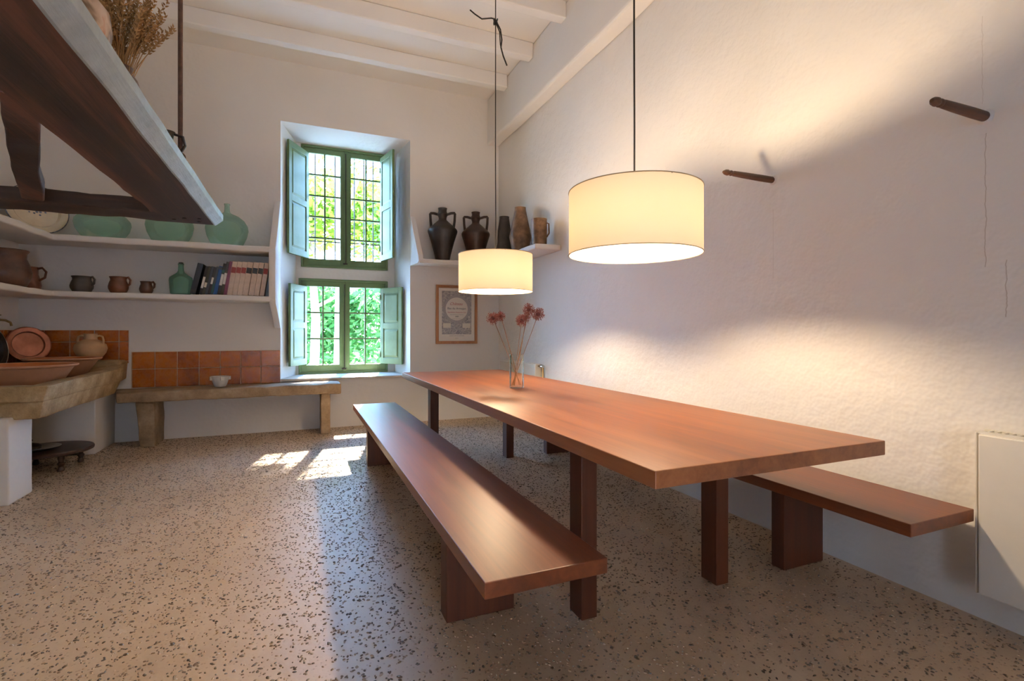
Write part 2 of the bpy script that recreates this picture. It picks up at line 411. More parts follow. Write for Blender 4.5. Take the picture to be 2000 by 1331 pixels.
tag(MB().box(XR, XR + .3, YF - .3, YB + .8, -.2, ZC + .3).build('wall_right', 'plaster_right'), 'whitewashed rough plaster wall behind the table', kind='structure')
tag(MB().box(XL - .3, XL, YF - .3, YB + .8, -.2, ZC + .3).build('wall_left', 'plaster'), 'whitewashed wall at the sink', kind='structure')
mb = MB(); DX0, DX1, DZ = -.28, .32, 2.1      # unseen opening added behind the viewer to let in soft fill light
mb.box(XL, DX0, YF - .3, YF, 0, ZC).box(DX1, XR, YF - .3, YF, 0, ZC).box(DX0, DX1, YF - .3, YF, DZ, ZC)
tag(mb.build('wall_front', 'plaster'), 'whitewashed wall behind the viewer with an opening added for fill light', kind='structure')
simple('ochre_bounce', (.72, .61, .48), .9, var=.08, scale=1.5)
tag(MB().box(-12, 12, -10.5, YF - .31, -.3, -.02).build('fill_ground', 'garden_soil'), 'pale unseen ground added outside the fill light opening', kind='structure')  # unseen ground, added with the opening for its warm bounce
tag(MB().box(-12, 12, -10.9, -10.5, -.3, 6.5).build('wall_fill_bounce', 'ochre_bounce'), 'unseen ochre wall added to bounce sunlight in through the opening', kind='structure')  # added reflector: sunlit, out of view, sends warm fill into the room
ce = MB().box(XL, XR, YF, YB + .8, ZC, ZC + .25).build('ceiling', 'plaster_ceiling'); tag(ce, 'whitewashed beamed ceiling', kind='structure')
for k in range(12):
    y1 = 5.76 - .735 * k
    MB().box(XL, XR - .17, y1 - .11, y1, ZC - .165, ZC).build('beam', 'plaster_ceiling', ce, bevel=.012, seg=2, slices=[(0, .25)], rough=(.006, 3, k))
tag(MB().box(XR - .17, XR, YF, YB, 3.665, ZC).build('trim_1', 'plaster', bevel=.03, seg=3, slices=[(1, .3)], rough=(.008, 2, 3)), 'plastered wall plate along the top of the right wall', kind='structure')

# back wall: one sheet with a splayed niche and two window holes
def back_wall():
    nx0, nx1, nz0, nz1 = -.207, 1.29, .585, 3.59           # niche opening on the room face
    bx0, bx1, bz0, bz1, yb = -.05, 1.19, .605, 3.565, 6.95  # niche back
    yo = 7.2
    wins = [(-.018, 1.10, .605, 1.835), (.012, 1.10, 1.985, 3.555)]
    mb = MB()
    def quad(a, b, c, d): mb.add([a, b, c, d], [(0, 1, 2, 3)])
    X0, X1, Z0, Z1 = XL, XR, 0, ZC
    y = YB
    quad((X0, y, Z0), (X1, y, Z0), (X1, y, nz0), (X0, y, nz0)); quad((X0, y, nz1), (X1, y, nz1), (X1, y, Z1), (X0, y, Z1))
    quad((X0, y, nz0), (nx0, y, nz0), (nx0, y, nz1), (X0, y, nz1)); quad((nx1, y, nz0), (X1, y, nz0), (X1, y, nz1), (nx1, y, nz1))
    A = [(nx0, y, nz0), (nx1, y, nz0), (nx1, y, nz1), (nx0, y, nz1)]; Bk = [(bx0, yb, bz0), (bx1, yb, bz0), (bx1, yb, bz1), (bx0, yb, bz1)]
    for i in range(4): quad(A[i], A[(i + 1) % 4], Bk[(i + 1) % 4], Bk[i])
    xs = [bx0, -.018, .012, 1.10, bx1]; zs = [bz0, 1.835, 1.985, 3.555, bz1]
    for i in range(4):
        for j in range(4):
            xm, zm = (xs[i] + xs[i + 1]) / 2, (zs[j] + zs[j + 1]) / 2
            if any(w[0] < xm < w[1] and w[2] < zm < w[3] for w in wins): continue
            quad((xs[i], yb, zs[j]), (xs[i + 1], yb, zs[j]), (xs[i + 1], yb, zs[j + 1]), (xs[i], yb, zs[j + 1]))
    for (a, b, c, d) in wins:
        F = [(a, yb, c), (b, yb, c), (b, yb, d), (a, yb, d)]; G = [(p[0], yo, p[2]) for p in F]
        for i in range(4): quad(F[i], F[(i + 1) % 4], G[(i + 1) % 4], G[i])
    # outer leaf so that the wall has its thickness outdoors
    O = [(X0 - .3, yo, -.2), (X1 + .3, yo, -.2), (X1 + .3, yo, Z1 + .3), (X0 - .3, yo, Z1 + .3)]
    w = wins; xa = [O[0][0], -.018, .012, 1.10, O[1][0]]; za = [O[0][2], .605, 1.835, 1.985, 3.555, O[2][2]]
    for i in range(4):
        for j in range(5):
            xm, zm = (xa[i] + xa[i + 1]) / 2, (za[j] + za[j + 1]) / 2
            if any(q[0] < xm < q[1] and q[2] < zm < q[3] for q in wins): continue
            quad((xa[i], yo, za[j]), (xa[i + 1], yo, za[j]), (xa[i + 1], yo, za[j + 1]), (xa[i], yo, za[j + 1]))
    return mb.build('wall_back', 'plaster')
wb = back_wall(); tag(wb, 'whitewashed back wall with a deep window niche', kind='structure')
bv = wb.modifiers.new('bevel', 'BEVEL'); bv.width = .025; bv.segments = 3; bv.limit_method = 'ANGLE'; bv.angle_limit = R(35)
MB().box(-.21, 1.29, YB - .03, YB + .56, .575, .603).build('window_sill', 'stone_sill', wb, bevel=.006)

# tiles on the back wall
def tile(x0, x1, z0, z1, y=YB, left=False):
    g = .0035
    if not left:
        MB().box(x0 + g, x1 - g, y - .014, y, z0 + g, z1 - g).build('tile', 'tile', wb, bevel=.004, rough=(.0015, 9, random.random() * 9))
random.seed(5)
xs = [-1.619 + .2013 * i for i in range(8)]
MB().box(-1.625, -.21, YB - .007, YB + .002, .555, .938).build('grout', 'grout', wb)
for i in range(7):
    for (a, b) in ((.56, .755), (.755, .937)): tile(xs[i], xs[i + 1], a, b)
MB().box(XL + .001, -1.645, YB - .007, YB + .002, .82, 1.165).build('grout', 'grout', wb)
xl = [XL + .004, -2.332, -2.131, -1.932, -1.728, -1.645]
for i in range(5):
    for (a, b) in ((.82, .845), (.845, 1.045), (1.045, 1.165)): tile(xl[i], xl[i + 1], a, b)
wl = bpy.data.objects['wall_left']
MB().box(XL - .002, XL + .007, 4.3, YB - .016, .82, 1.165).build('grout', 'grout', wl)
y = YB - .016
while y > 4.35:
    for (a, b) in ((.82, .845), (.845, 1.045), (1.045, 1.165)):
        MB().box(XL, XL + .014, y - .2, y - .005, a + .003, b - .003).build('tile', 'tile', wl, bevel=.004)
    y -= .203

# ================================================================== windows
def casement(win, x0, x1, z0, z1, cols, rows, y=6.955, st=.062, gx0=None):
    """green casement between x0..x1, z0..z1 with muntins and panes"""
    c = MB(); t = .045; bot = .085; g = .02
    c.box(x0, x0 + st, y, y + t, z0, z1).box(x1 - st, x1, y, y + t, z0, z1).box(x0 + st, x1 - st, y, y + t, z0, z0 + bot).box(x0 + st, x1 - st, y, y + t, z1 - st - .005, z1)
    co = c.build('casement', 'green_paint', win, bevel=.004, world=True)
    ax, bx, az, bz = x0 + st, x1 - st, z0 + bot, z1 - st - .005
    for i in range(1, cols):
        x = ax + (bx - ax) * i / cols; MB().box(x - g / 2, x + g / 2, y + .008, y + .036, az, bz).build('muntin', 'green_paint', co, world=True)
    for j in range(1, rows):
        z = az + (bz - az) * j / rows; MB().box(ax, bx, y + .010, y + .034, z - g / 2, z + g / 2).build('muntin', 'green_paint', co, world=True)
    for i in range(cols):
        for j in range(rows):
            u0, u1 = ax + (bx - ax) * i / cols, ax + (bx - ax) * (i + 1) / cols; v0, v1 = az + (bz - az) * j / rows, az + (bz - az) * (j + 1) / rows
            MB().add([(u0, y + .022, v0), (u1, y + .022, v0), (u1, y + .022, v1), (u0, y + .022, v1)], [(0, 1, 2, 3)]).build('pane', 'window_glass', co, world=True)
    return co
def shutter(win, hinge, ang, w, z0, z1, nm='shutter'):
    """panelled shutter turning on a vertical hinge; built along +x then turned"""
    h = z1 - z0; s = .062; t = .030
    f = MB(); mid = h * .5
    f.box(0, s, -t / 2, t / 2, 0, h).box(w - s, w, -t / 2, t / 2, 0, h).box(s, w - s, -t / 2, t / 2, 0, s * 1.25).box(s, w - s, -t / 2, t / 2, h - s * 1.1, h).box(s, w - s, -t / 2, t / 2, mid - s * .6, mid + s * .6)
    o = f.build(nm, 'green_paint', win, bevel=.003); o.location = Vector(hinge + (z0,)) - wloc(win); o.rotation_euler = (0, 0, ang)
    for (a, b) in ((s * 1.25, mid - s * .6), (mid + s * .6, h - s * 1.1)):
        p = MB(); p.box(s - .002, w - s + .002, -.005, .005, a - .002, b + .002)
        q = .035
        for sg in (-1, 1):
            y0, y1 = sg * .004, sg * .013
            p.hexa([(s + .008, y0, a + .008), (w - s - .008, y0, a + .008), (w - s - .008, y0, b - .008), (s + .008, y0, b - .008),
                    (s + q, y1, a + q), (w - s - q, y1, a + q), (w - s - q, y1, b - q), (s + q, y1, b - q)])
        p.build('panel', 'green_paint', o)
    hg = MB()
    for zz in (h * .12, h * .88): hg.tube([(0, -.018, zz - .035), (0, -.018, zz + .035)], .007, 8)
    hg.build('hinge', 'green_paint', o)
    return o
def frame(win, x0, x1, z0, z1, y=6.94):
    f = MB(); s = .028
    f.box(x0, x0 + s, y, y + .075, z0, z1).box(x1 - s, x1, y, y + .075, z0, z1).box(x0 + s, x1 - s, y, y + .075, z0, z0 + s).box(x0 + s, x1 - s, y, y + .075, z1 - s, z1)
    f.build('frame', 'green_paint', win, bevel=.003, world=True)
    m = (x0 + x1) / 2
    MB().box(m - .018, m + .018, y + .002, y + .03, z0 + s, z1 - s).build('closing_strip', 'green_paint', win, bevel=.005, world=True)
    b = MB().tube([(m, y - .003, z0 + .06), (m, y - .003, z1 - .06)], .006, 8).box(m - .035, m + .02, y - .012, y + .004, z0 + .05, z0 + .068)
    b.build('bolt', 'black_iron', win, world=True)
w1 = empty('window_1', (.54, 6.95, .605), kind='structure'); tag(w1, 'lower green wooden window with open shutters')
frame(w1, -.018, 1.10, .605, 1.835)
casement(w1, .012, .538, .635, 1.805, 2, 3); casement(w1, .544, 1.07, .635, 1.805, 2, 3)
a = shutter(w1, (.070, 6.925), PI + R(65), .44, .735, 1.73); b = shutter(w1, (1.008, 6.925), -R(58.5), .42, .725, 1.735)
w2 = empty('window_2', (.55, 6.95, 1.985), kind='structure'); tag(w2, 'upper green wooden window with open shutters')
frame(w2, .012, 1.10, 1.985, 3.555)
casement(w2, .04, .553, 2.012, 3.527, 2, 5); casement(w2, .559, 1.072, 2.012, 3.527, 2, 5)
shutter(w2, (.092, 6.925), PI + R(61.5), .47, 2.09, 3.44); shutter(w2, (1.008, 6.925), -R(78), .44, 2.10, 3.49)
# iron grille outside the upper window
gr = empty('iron_grille', (.55, 7.12, 1.985), label='iron bar grille outside the upper green window', cat='grille')
for i in range(9):
    x = .06 + i * .124; MB().tube([(x, 7.12, 1.99), (x, 7.12, 3.55)], .0075, 6).build('bar', 'black_iron', gr, world=True)
for z in (2.35, 2.95): MB().box(.012, 1.10, 7.108, 7.116, z - .007, z + .007).build('cross_bar', 'black_iron', gr, world=True)

# ================================================================== shelves
sh = empty('wall_shelf', (-1.4, YB, 1.48), label='two-tier whitewashed corner shelf over the sink and stone bench', cat='shelf')
D = .40
def lshelf(z0, z1, name, seed):
    x1 = -.29
    poly = [(XL, 3.6), (XL + D, 3.6), (XL + D, YB - D), (x1, YB - D), (x1, YB), (XL, YB)]
    return MB().prism(poly, 2, z0, z1).build(name, 'plaster_shelf', sh, bevel=.014, seg=3, world=True, slices=[(0, .09), (1, .09)], rough=(.007, 5, seed), smooth=True)
lshelf(2.005, 2.066, 'shelf_board', 1.0); lshelf(1.475, 1.531, 'shelf_board', 4.0)
# curved end cheek at the niche
def cheek(parent, xr0, xr1, th, prof, d, sgn, seed):
    """upright whose niche-side face follows the splay; prof = list of (protrusion, z)"""
    mb = MB(); n = len(prof); vs = []
    for (p, z) in prof:
        y = YB - p; k = p / d; xn = xr0 + (xr1 - xr0) * k      # niche-side x
        vs += [(xn, y, z), (xn + sgn * th, y, z), (xr0 + sgn * th, YB + .01, z), (xr0 - sgn * .0, YB + .01, z)]
    fs = [(3, 2, 1, 0), tuple(4 * (n - 1) + i for i in range(4))]
    for i in range(n - 1):
        for k in range(4): q = (k + 1) % 4; fs.append((4 * i + k, 4 * i + q, 4 * i + 4 + q, 4 * i + 4 + k))
    return mb.add(vs, fs).build('side_panel', 'plaster_shelf', parent, bevel=.008, seg=2, world=True, smooth=True)
cheek(sh, -.207, -.245, .065, [(.004, 1.19), (.10, 1.27), (.22, 1.36), (.36, 1.45), (.40, 1.50), (.40, 1.7), (.40, 2.04), (.36, 2.09), (.20, 2.33), (.08, 2.53), (.004, 2.66)], .40, -1, 2)
sr = empty('wall_shelf', (2.0, YB, 2.0), label='single whitewashed corner shelf carrying the dark jars', cat='shelf')
d2 = .30
poly = [(1.31, YB), (1.345, YB - d2), (XR - d2, YB - d2), (XR - d2, 4.6), (XR, 4.6), (XR, YB)]
MB().prism(poly, 2, 1.995, 2.05).build('shelf_board', 'plaster_shelf', sr, bevel=.012, seg=3, world=True, slices=[(0, .1), (1, .1)], rough=(.005, 5, 8), smooth=True)
cheek(sr, 1.29, 1.335, .06, [(.004, 1.99), (.12, 1.992), (.26, 1.996), (.30, 2.02), (.28, 2.09), (.17, 2.30), (.07, 2.5), (.004, 2.62)], .30, 1, 5)

# ================================================================== table and benches
def plank(name, x0, x1, y0, y1, z0, z1, mat, parent): return MB().box(x0, x1, y0, y1, z0, z1).build(name, mat, parent, bevel=.003, seg=2, world=True)
tb = empty('dining_table', (1.42, 3.02, 0), label='long red-brown wooden dining table under the drum lamps', cat='table')
plank('tabletop', .915, 1.935, 1.135, 4.91, .70, .752, 'table_wood', tb)
for (x, y) in ((1.023, 1.715), (1.722, 1.715), (1.023, 4.20), (1.722, 4.20)): plank('leg', x, x + .072, y, y + .095, .0005, .70, 'leg_wood', tb)
b1 = empty('wooden_bench', (.668, 3.15, 0), label='long red-brown wooden bench on the room side of the table', cat='bench', group='benches at the dining table')
plank('seat', .468, .868, 1.30, 5.02, .402, .45, 'bench_wood', b1)
for y in (1.905, 4.40): plank('leg', .528, .815, y, y + .09, .0005, .402, 'leg_wood', b1)
b2 = empty('wooden_bench', (2.23, 3.0, 0), label='long red-brown wooden bench between the table and the right wall', cat='bench', group='benches at the dining table')
plank('seat', 2.02, 2.425, 1.10, 4.82, .402, .45, 'bench_wood', b2)
for y in (1.70, 4.20): plank('leg', 2.13, 2.405, y, y + .07, .0005, .402, 'leg_wood', b2)

# ================================================================== pendant lamps
def lamp(y, zb, zt, r, label, x=1.42):
    L = empty('pendant_lamp', (x, y, zb), label=label, cat='lamp', group='drum lamps over the table')
    h = zt - zb
    sd = MB().lathe([(r, 0), (r, h * .25), (r, h * .5), (r, h * .75), (r, h)], 72, cap0=False).build('shade', 'lamp_fabric', L, smooth=True)
    for z in (0, h):
        MB().tube([(r * math.cos(a), r * math.sin(a), z) for a in [2 * PI * k / 72 for k in range(73)]], .0026, 6, cap=False).build('rim', 'shade_rim', sd)
    MB().lathe([(.001, -.048), (.022, -.043), (.038, -.025), (.042, 0), (.036, .024), (.022, .045), (.014, .06)], 20, (0, 0, h * .5), cap0=False).build('bulb', 'bulb_glow', L, smooth=True)
    MB().lathe([(.016, 0), (.018, .05), (.010, .065)], 16, (0, 0, h * .5 + .056), cap1=True).build('socket', 'black_cable', L, smooth=True)
    sp = MB()
    for k in range(3):
        a = k * 2 * PI / 3 + .4; sp.tube([(.012 * math.cos(a), .012 * math.sin(a), h * .5 + .1), (.1 * math.cos(a), .1 * math.sin(a), h - .006), (r * math.cos(a), r * math.sin(a), h - .004)], .002, 5)
    sp.build('spider', 'black_iron', L)
    MB().tube([(0, 0, h * .5 + .1), (0.001, 0, h + .3), (-.001, 0, 2.0 - zb + .5), (0, 0, ZC - .02 - zb)], .0042, 8).build('cable', 'black_cable', L)
    MB().lathe([(.05, 0), (.05, .02), (.03, .03)], 24, (0, 0, ZC - .03 - zb), cap1=True).build('ceiling_rose', 'black_cable', L, smooth=True)
    return L
l1 = lamp(3.69, 1.463, 1.753, .291, 'far cream drum pendant lamp with a knotted black cord')
l2 = lamp(1.91, 1.50, 1.79, .300, 'near cream drum pendant lamp over the table end')
kz = 3.589
MB().tube([(1.42, 3.69, kz + .02), (1.39, 3.70, kz + .03), (1.32, 3.732, kz + .025), (1.27, 3.75, kz + .06), (1.234, 3.767, kz + .095)], .0055, 8).build('cord_tail', 'black_cable', l1, world=True)
MB().tube([(1.42, 3.69, kz + .015), (1.455, 3.675, kz - .06), (1.465, 3.67, kz - .14), (1.458, 3.672, kz - .2), (1.475, 3.665, kz - .27), (1.501, 3.654, kz - .343)], .0058, 8).build('cord_tail', 'black_cable', l1, world=True)
MB().tube([(1.42, 3.69, kz), (1.448, 3.675, kz - .08), (1.452, 3.67, kz - .18), (1.47, 3.665, kz - .25)], .0045, 8).build('cord_tail', 'black_cable', l1, world=True)
kn = MB()
for q in range(3): kn.tube([(1.42 + .014 * math.cos(a) * (1 if q != 1 else .6), 3.69 + .014 * math.sin(a), kz + .012 * math.sin(a * 2 + q) + q * .009 - .005) for a in [2 * PI * k / 14 for k in range(15)]], .006, 7)
kn.build('cord_knot', 'black_cable', l1, world=True, smooth=True)

# ================================================================== vase with dried alliums
vc = Vector((1.401, 3.23, .752))
va = MB().lathe([(.002, .0), (.049, .0), (.051, .004), (.051, .233), (.049, .235), (.047, .233), (.047, .014), (.002, .012)], 40, cap0=False).build('glass_vase', 'clear_glass', smooth=True)
va.location = vc + Vector((0, 0, .0005)); tag(va, 'clear glass cylinder vase on the dining table', 'vase')
heads = [((1.248, 3.294, 1.241), .042, 'leftmost dried allium, large head on a long slanting stem', (1.43, 3.22)), ((1.298, 3.273, 1.255), .032, 'small dried allium beside the leftmost head', (1.425, 3.235)),
         ((1.434, 3.215, 1.223), .040, 'lowest of the dried alliums on the right of the vase', (1.385, 3.24)), ((1.48, 3.196, 1.302), .040, 'tallest dried allium in the glass vase', (1.375, 3.235)),
         ((1.54, 3.171, 1.269), .043, 'rightmost dried allium, open dark-hearted head', (1.37, 3.245)), ((1.47, 3.215, 1.252), .030, 'half-hidden dried allium between the tallest and lowest heads', (1.38, 3.22))]
rnd = random.Random(3)
for i, (hp, r, lab, ft) in enumerate(heads):
    hp = Vector(hp); f0 = Vector((*ft, .768)); o = empty('dried_allium', f0, label=lab, cat='flower', group='dried alliums in the vase')
    mid = f0.lerp(hp, .5) + Vector((rnd.uniform(-.006, .006), 0, 0))
    MB().tube(arc(f0, mid, hp, 8), .0022, 6).build('stem', 'dry_stem', o, world=True, smooth=True)
    hb = MB()
    for k in range(230):
        d = Vector((rnd.gauss(0, 1), rnd.gauss(0, 1), rnd.gauss(0, 1))).normalized(); L = r * rnd.uniform(.6, 1.2)
        t = d.orthogonal().normalized(); t = (Matrix.Rotation(rnd.uniform(0, 6.3), 3, d) @ t); n2 = d.cross(t); p = hp + d * L; w = r * .065
        hb.add([hp + d * r * .25, p - d * L * .25 + t * w * .35, p - d * L * .25 - t * w * .35], [(0, 1, 2)])
        for q in range(4):
            e = (t * math.cos(q * PI / 2) + n2 * math.sin(q * PI / 2)); s = d.cross(e)
            hb.add([p - d * L * .25, p + e * w * .8 + s * w * .5, p + e * w * 2 + d * w * .9, p + e * w * .8 - s * w * .5], [(0, 1, 2, 3)])
    hd = hb.build('flower_head', 'allium', o, world=True)
    MB().lathe([(.001, -r * .4), (r * .3, -r * .25), (r * .4, 0), (r * .3, r * .25), (.001, r * .4)], 10, hp, cap0=False).build('heart', 'allium_heart', hd, world=False).location = -wloc(hd)

# ================================================================== poster
ps = empty('framed_poster', (1.90, YB, 1.0), label='wooden-framed wine label poster on the back wall', cat='picture')
px0, px1, pz0, pz1 = 1.62, 2.185, .992, 1.762; fw = .037
def rail(poly): MB().prism(poly, 1, YB - .028, YB).build('frame_rail', 'frame_wood', ps, bevel=.003, world=True)
i0, i1, j0, j1 = px0 + fw, px1 - fw, pz0 + fw, pz1 - fw
rail([(px0, pz0), (px1, pz0), (i1, j0), (i0, j0)]); rail([(i0, j1), (i1, j1), (px1, pz1), (px0, pz1)]); rail([(px0, pz0), (i0, j0), (i0, j1), (px0, pz1)]); rail([(i1, j0), (px1, pz0), (px1, pz1), (i1, j1)])
pc = Vector(((i0 + i1) / 2, YB - .010, (j0 + j1) / 2))
pr = MB().box(i0, i1, YB - .012, YB - .002, j0, j1).build('print', 'poster_print', ps, origin=pc); pr.location = pc - wloc(ps)
def text(s, size, x, z, mat, italic=0, y=-.003):
    cu = bpy.data.curves.new('lettering', 'FONT'); cu.body = s; cu.size = size; cu.align_x = 'CENTER'; cu.shear = italic; cu.resolution_u = 3; cu.extrude = .0003
    to = bpy.data.objects.new('tmp', cu); COL.objects.link(to); bpy.context.view_layer.update()
    me = bpy.data.meshes.new_from_object(to.evaluated_get(bpy.context.evaluated_depsgraph_get())); bpy.data.objects.remove(to)
    me.materials.clear(); me.materials.append(MATS[mat]); o = link(bpy.data.objects.new('lettering', me)); o.parent = pr; o.location = (x, y, z); o.rotation_euler = (R(90), 0, 0); return o
text('Château', .052, -.01, .125, 'ink_red', .35); text('Bas du Armajan', .040, 0, .068, 'ink', 0); text('Appellation Sauternes Cée', .0235, 0, .022, 'ink_red', 0)
text('MIS EN BOUTEILLE AU CHATEAU', .0125, 0, -.006, 'ink_grey', 0); text('1882', .026, 0, -.034, 'ink', .1)
text('PROPRIETAIRE A PREIGNAC', .011, 0, -.06, 'ink_grey'); text('GRAND VIN DU DOMAINE', .017, 0, -.285, 'ink_grey'); text('DEPOSE', .011, 0, -.315, 'ink_grey')

# ================================================================== radiators
def radiator(name, y0, y1, z0, z1, xf, label, group):
    r = empty(name, (XR, (y0 + y1) / 2, z0), label=label, cat='radiator', group=group)
    MB().box(xf, xf + .016, y0 + .004, y1 - .012, z0, z1 - .012).build('front_panel', 'radiator_paint', r, bevel=.005, world=True)
    MB().box(XR - .03, XR - .014, y0 + .004, y1 - .012, z0, z1 - .012).build('rear_panel', 'radiator_paint', r, bevel=.005, world=True)
    for y in (y0, y1 - .008): MB().box(xf + .006, XR - .005, y, y + .008, z0 - .002, z1 - .006).build('side_panel', 'radiator_paint', r, bevel=.003, world=True)
    g = MB().box(xf + .010, xf + .016, y0, y1, z1 - .012, z1).box(XR - .026, XR - .02, y0, y1, z1 - .012, z1)
    g.build('grille_frame', 'radiator_paint', r, world=True)
    n = int((y1 - y0) / .022)
    for k in range(n):
        y = y0 + .012 + k * .022; MB().box(xf + .012, XR - .022, y, y + .009, z1 - .009, z1 - .003).build('grille_slat', 'radiator_paint', r, world=True)
    for y in (y0 + .12, y1 - .14): MB().box(XR - .016, XR, y, y + .03, z0 + .05, z1 - .06).build('bracket', 'radiator_paint', r, world=True)
    return r
radiator('panel_radiator', -.25, 1.09, .135, .762, 2.40, 'cream panel radiator on the right wall beyond the near bench end', 'radiators')
rf = radiator('panel_radiator', 5.06, 6.15, .16, .79, 2.42, 'white panel radiator in the corner behind the vase', 'radiators')
vv = MB().lathe([(.018, 0), (.022, .02), (.022, .05), (.016, .062)], 16, M=Matrix.Rotation(R(-90), 4, 'X').to_3x3() @ Matrix.Identity(3), c=(2.46, 4.94, .765), cap1=True)
vv.build('thermostat_valve', 'chrome', rf, world=True, smooth=True)
MB().tube([(2.46, 5.06, .765), (2.46, 4.96, .765), (2.46, 4.945, .75), (2.46, 4.945, .001)], .009, 8).build('pipe', 'brass', rf, world=True, smooth=True)

# ================================================================== wall pegs
def peg(y, z, L, label, s):
    M = Matrix.Rotation(R(-90), 3, 'Y')
    o = MB().lathe([(.020 * s, -.03), (.020 * s, .0), (.0205 * s, L * .25), (.0185 * s, L * .6), (.0165 * s, L * .80), (.0125 * s, L * .825), (.0165 * s, L * .845), (.0165 * s, L * .865), (.012 * s, L * .88), (.018 * s, L * .92), (.016 * s, L * .96), (.008 * s, L)], 18, M=M, cap1=True).build('wall_peg', 'peg_wood', smooth=True)
    o.location = (XR, y, z); tag(o, label, 'peg', 'turned pegs on the right wall')
    MB().lathe([(.034 * s, -.004), (.030 * s, .006), (.022 * s, .011)], 14, M=M, cap1=True).build('plaster_collar', 'plaster', o, smooth=True, rough=(.005, 40, 2))
peg(2.065, 2.015, .378, 'turned wooden wall peg just right of the near lamp', .9); peg(1.098, 1.995, .358, 'turned wooden wall peg nearest the right edge of the photo', .95)

# ================================================================== stone bench and mortar bowl
sb = empty('stone_bench', (-.6, 6.15, 0), label='low brown stone bench below the orange tiles and window', cat='bench')
MB().hexa([(-1.63, 5.93, .455), (.43, 5.95, .455), (.43, YB - .005, .455), (-1.76, YB - .005, .455), (-1.63, 5.93, .556), (.43, 5.95, .566), (.43, YB - .005, .566), (-1.76, YB - .005, .556)]).build('slab', 'bench_stone', sb, bevel=.014, seg=3, world=True, slices=[(0, .06)], rough=(.008, 8, 3), smooth=True)
MB().hexa([(-1.46, 6.01, 0.001), (-1.33, 5.99, 0.001), (-1.33, YB - .004, 0.001), (-1.46, YB - .004, 0.001), (-1.50, 6.0, .46), (-1.34, 5.98, .46), (-1.34, YB - .004, .46), (-1.50, YB - .004, .46)]).build('leg', 'bench_stone', sb, bevel=.015, seg=2, world=True, slices=[(2, .06)], rough=(.008, 9, 6), smooth=True)
MB().box(.215, .315, 6.0, YB - .004, .001, .46).build('leg', 'bench_stone', sb, bevel=.012, seg=2, world=True, slices=[(2, .06)], rough=(.006, 9, 9), smooth=True)
mt = MB().lathe([(.0, .012), (.048, .0), (.055, .004), (.068, .035), (.090, .105), (.093, .11), (.083, .11), (.062, .05), (.03, .03), (.001, .026)], 28, cap0=False)
for k in range(4):
    a = k * PI / 2 + .35; mt.box(-.018, .018, .07, .098, .07, .108); n8 = len(mt.v); M = Matrix.Rotation(a, 3, 'Z')
    mt.v[n8 - 8:] = [tuple(M @ Vector(v)) for v in mt.v[n8 - 8:]]
mo = mt.build('mortar_bowl', 'marble', smooth=True); mo.location = (-.785, 6.14, .565); tag(mo, 'white marble mortar bowl standing on the stone bench', 'bowl')

# ================================================================== stone sink
sk = empty('stone_sink', (-2.05, 5.3, 0), label='old stone sink trough on whitewashed piers at the left wall', cat='sink')
def trough():
    x1, y0, y1, z0, z1 = -1.57, 4.35, 5.90, .555, .79
    m = MB()
    m.hexa([(XL + .004, y0 + .03, z0), (x1 - .06, y0 + .03, z0), (x1 - .06, y1, z0), (XL + .004, y1, z0), (XL + .004, y0 + .02, .68), (x1 - .03, y0 + .02, .68), (x1 - .02, y1 + .02, .68), (XL + .004, y1 + .02, .68)])
    m.hexa([(x1 - .16, y0, .67), (x1 - .025, y0, .67), (x1 - .015, y1 + .02, .67), (x1 - .16, y1 + .02, .67), (x1 - .12, y0, z1 - .01), (x1, y0, z1 - .01), (x1, y1 + .02, z1 + .01), (x1 - .12, y1 + .02, z1 + .01)])
    m.hexa([(XL + .02, y0, .67), (x1 - .1, y0, .67), (x1 - .1, y0 + .14, .67), (XL + .02, y0 + .14, .67), (XL + .02, y0, z1 - .01), (x1 - .06, y0, z1 - .01), (x1 - .06, y0 + .1, z1 - .01), (XL + .02, y0 + .1, z1 - .01)])
    m.box(XL + .02, XL + .1, y0, y1, .67, z1)
    return m.build('basin', 'sink_stone', sk, bevel=.012, seg=2, world=True, slices=[(1, .08), (0, .1)], rough=(.006, 6, 2), smooth=True)
trough()
MB().hexa([(XL + .02, 5.9, .62), (-1.66, 5.9, .62), (-1.66, YB - .018, .66), (XL + .02, YB - .018, .66), (XL + .02, 5.9, .69), (-1.64, 5.9, .77), (-1.645, YB - .018, .845), (XL + .02, YB - .018, .845)]).build('end_block', 'sink_stone', sk, bevel=.012, world=True, slices=[(0, .08)], rough=(.006, 8, 4), smooth=True)
MB().box(XL + .02, -1.67, 6.16, YB - .018, .70, .86).build('rear_ledge', 'sink_stone', sk, bevel=.01, world=True, slices=[(0, .08)], rough=(.006, 8, 5), smooth=True)
for (y0, y1, zt) in ((4.315, 4.635, .575), (5.83, YB - .003, .635)):
    MB().box(XL + .02, -1.762, y0, y1, .001, zt).build('pier', 'plaster_shelf', sk, bevel=.012, seg=3, world=True, slices=[(2, .1)], rough=(.004, 5, y0), smooth=True)

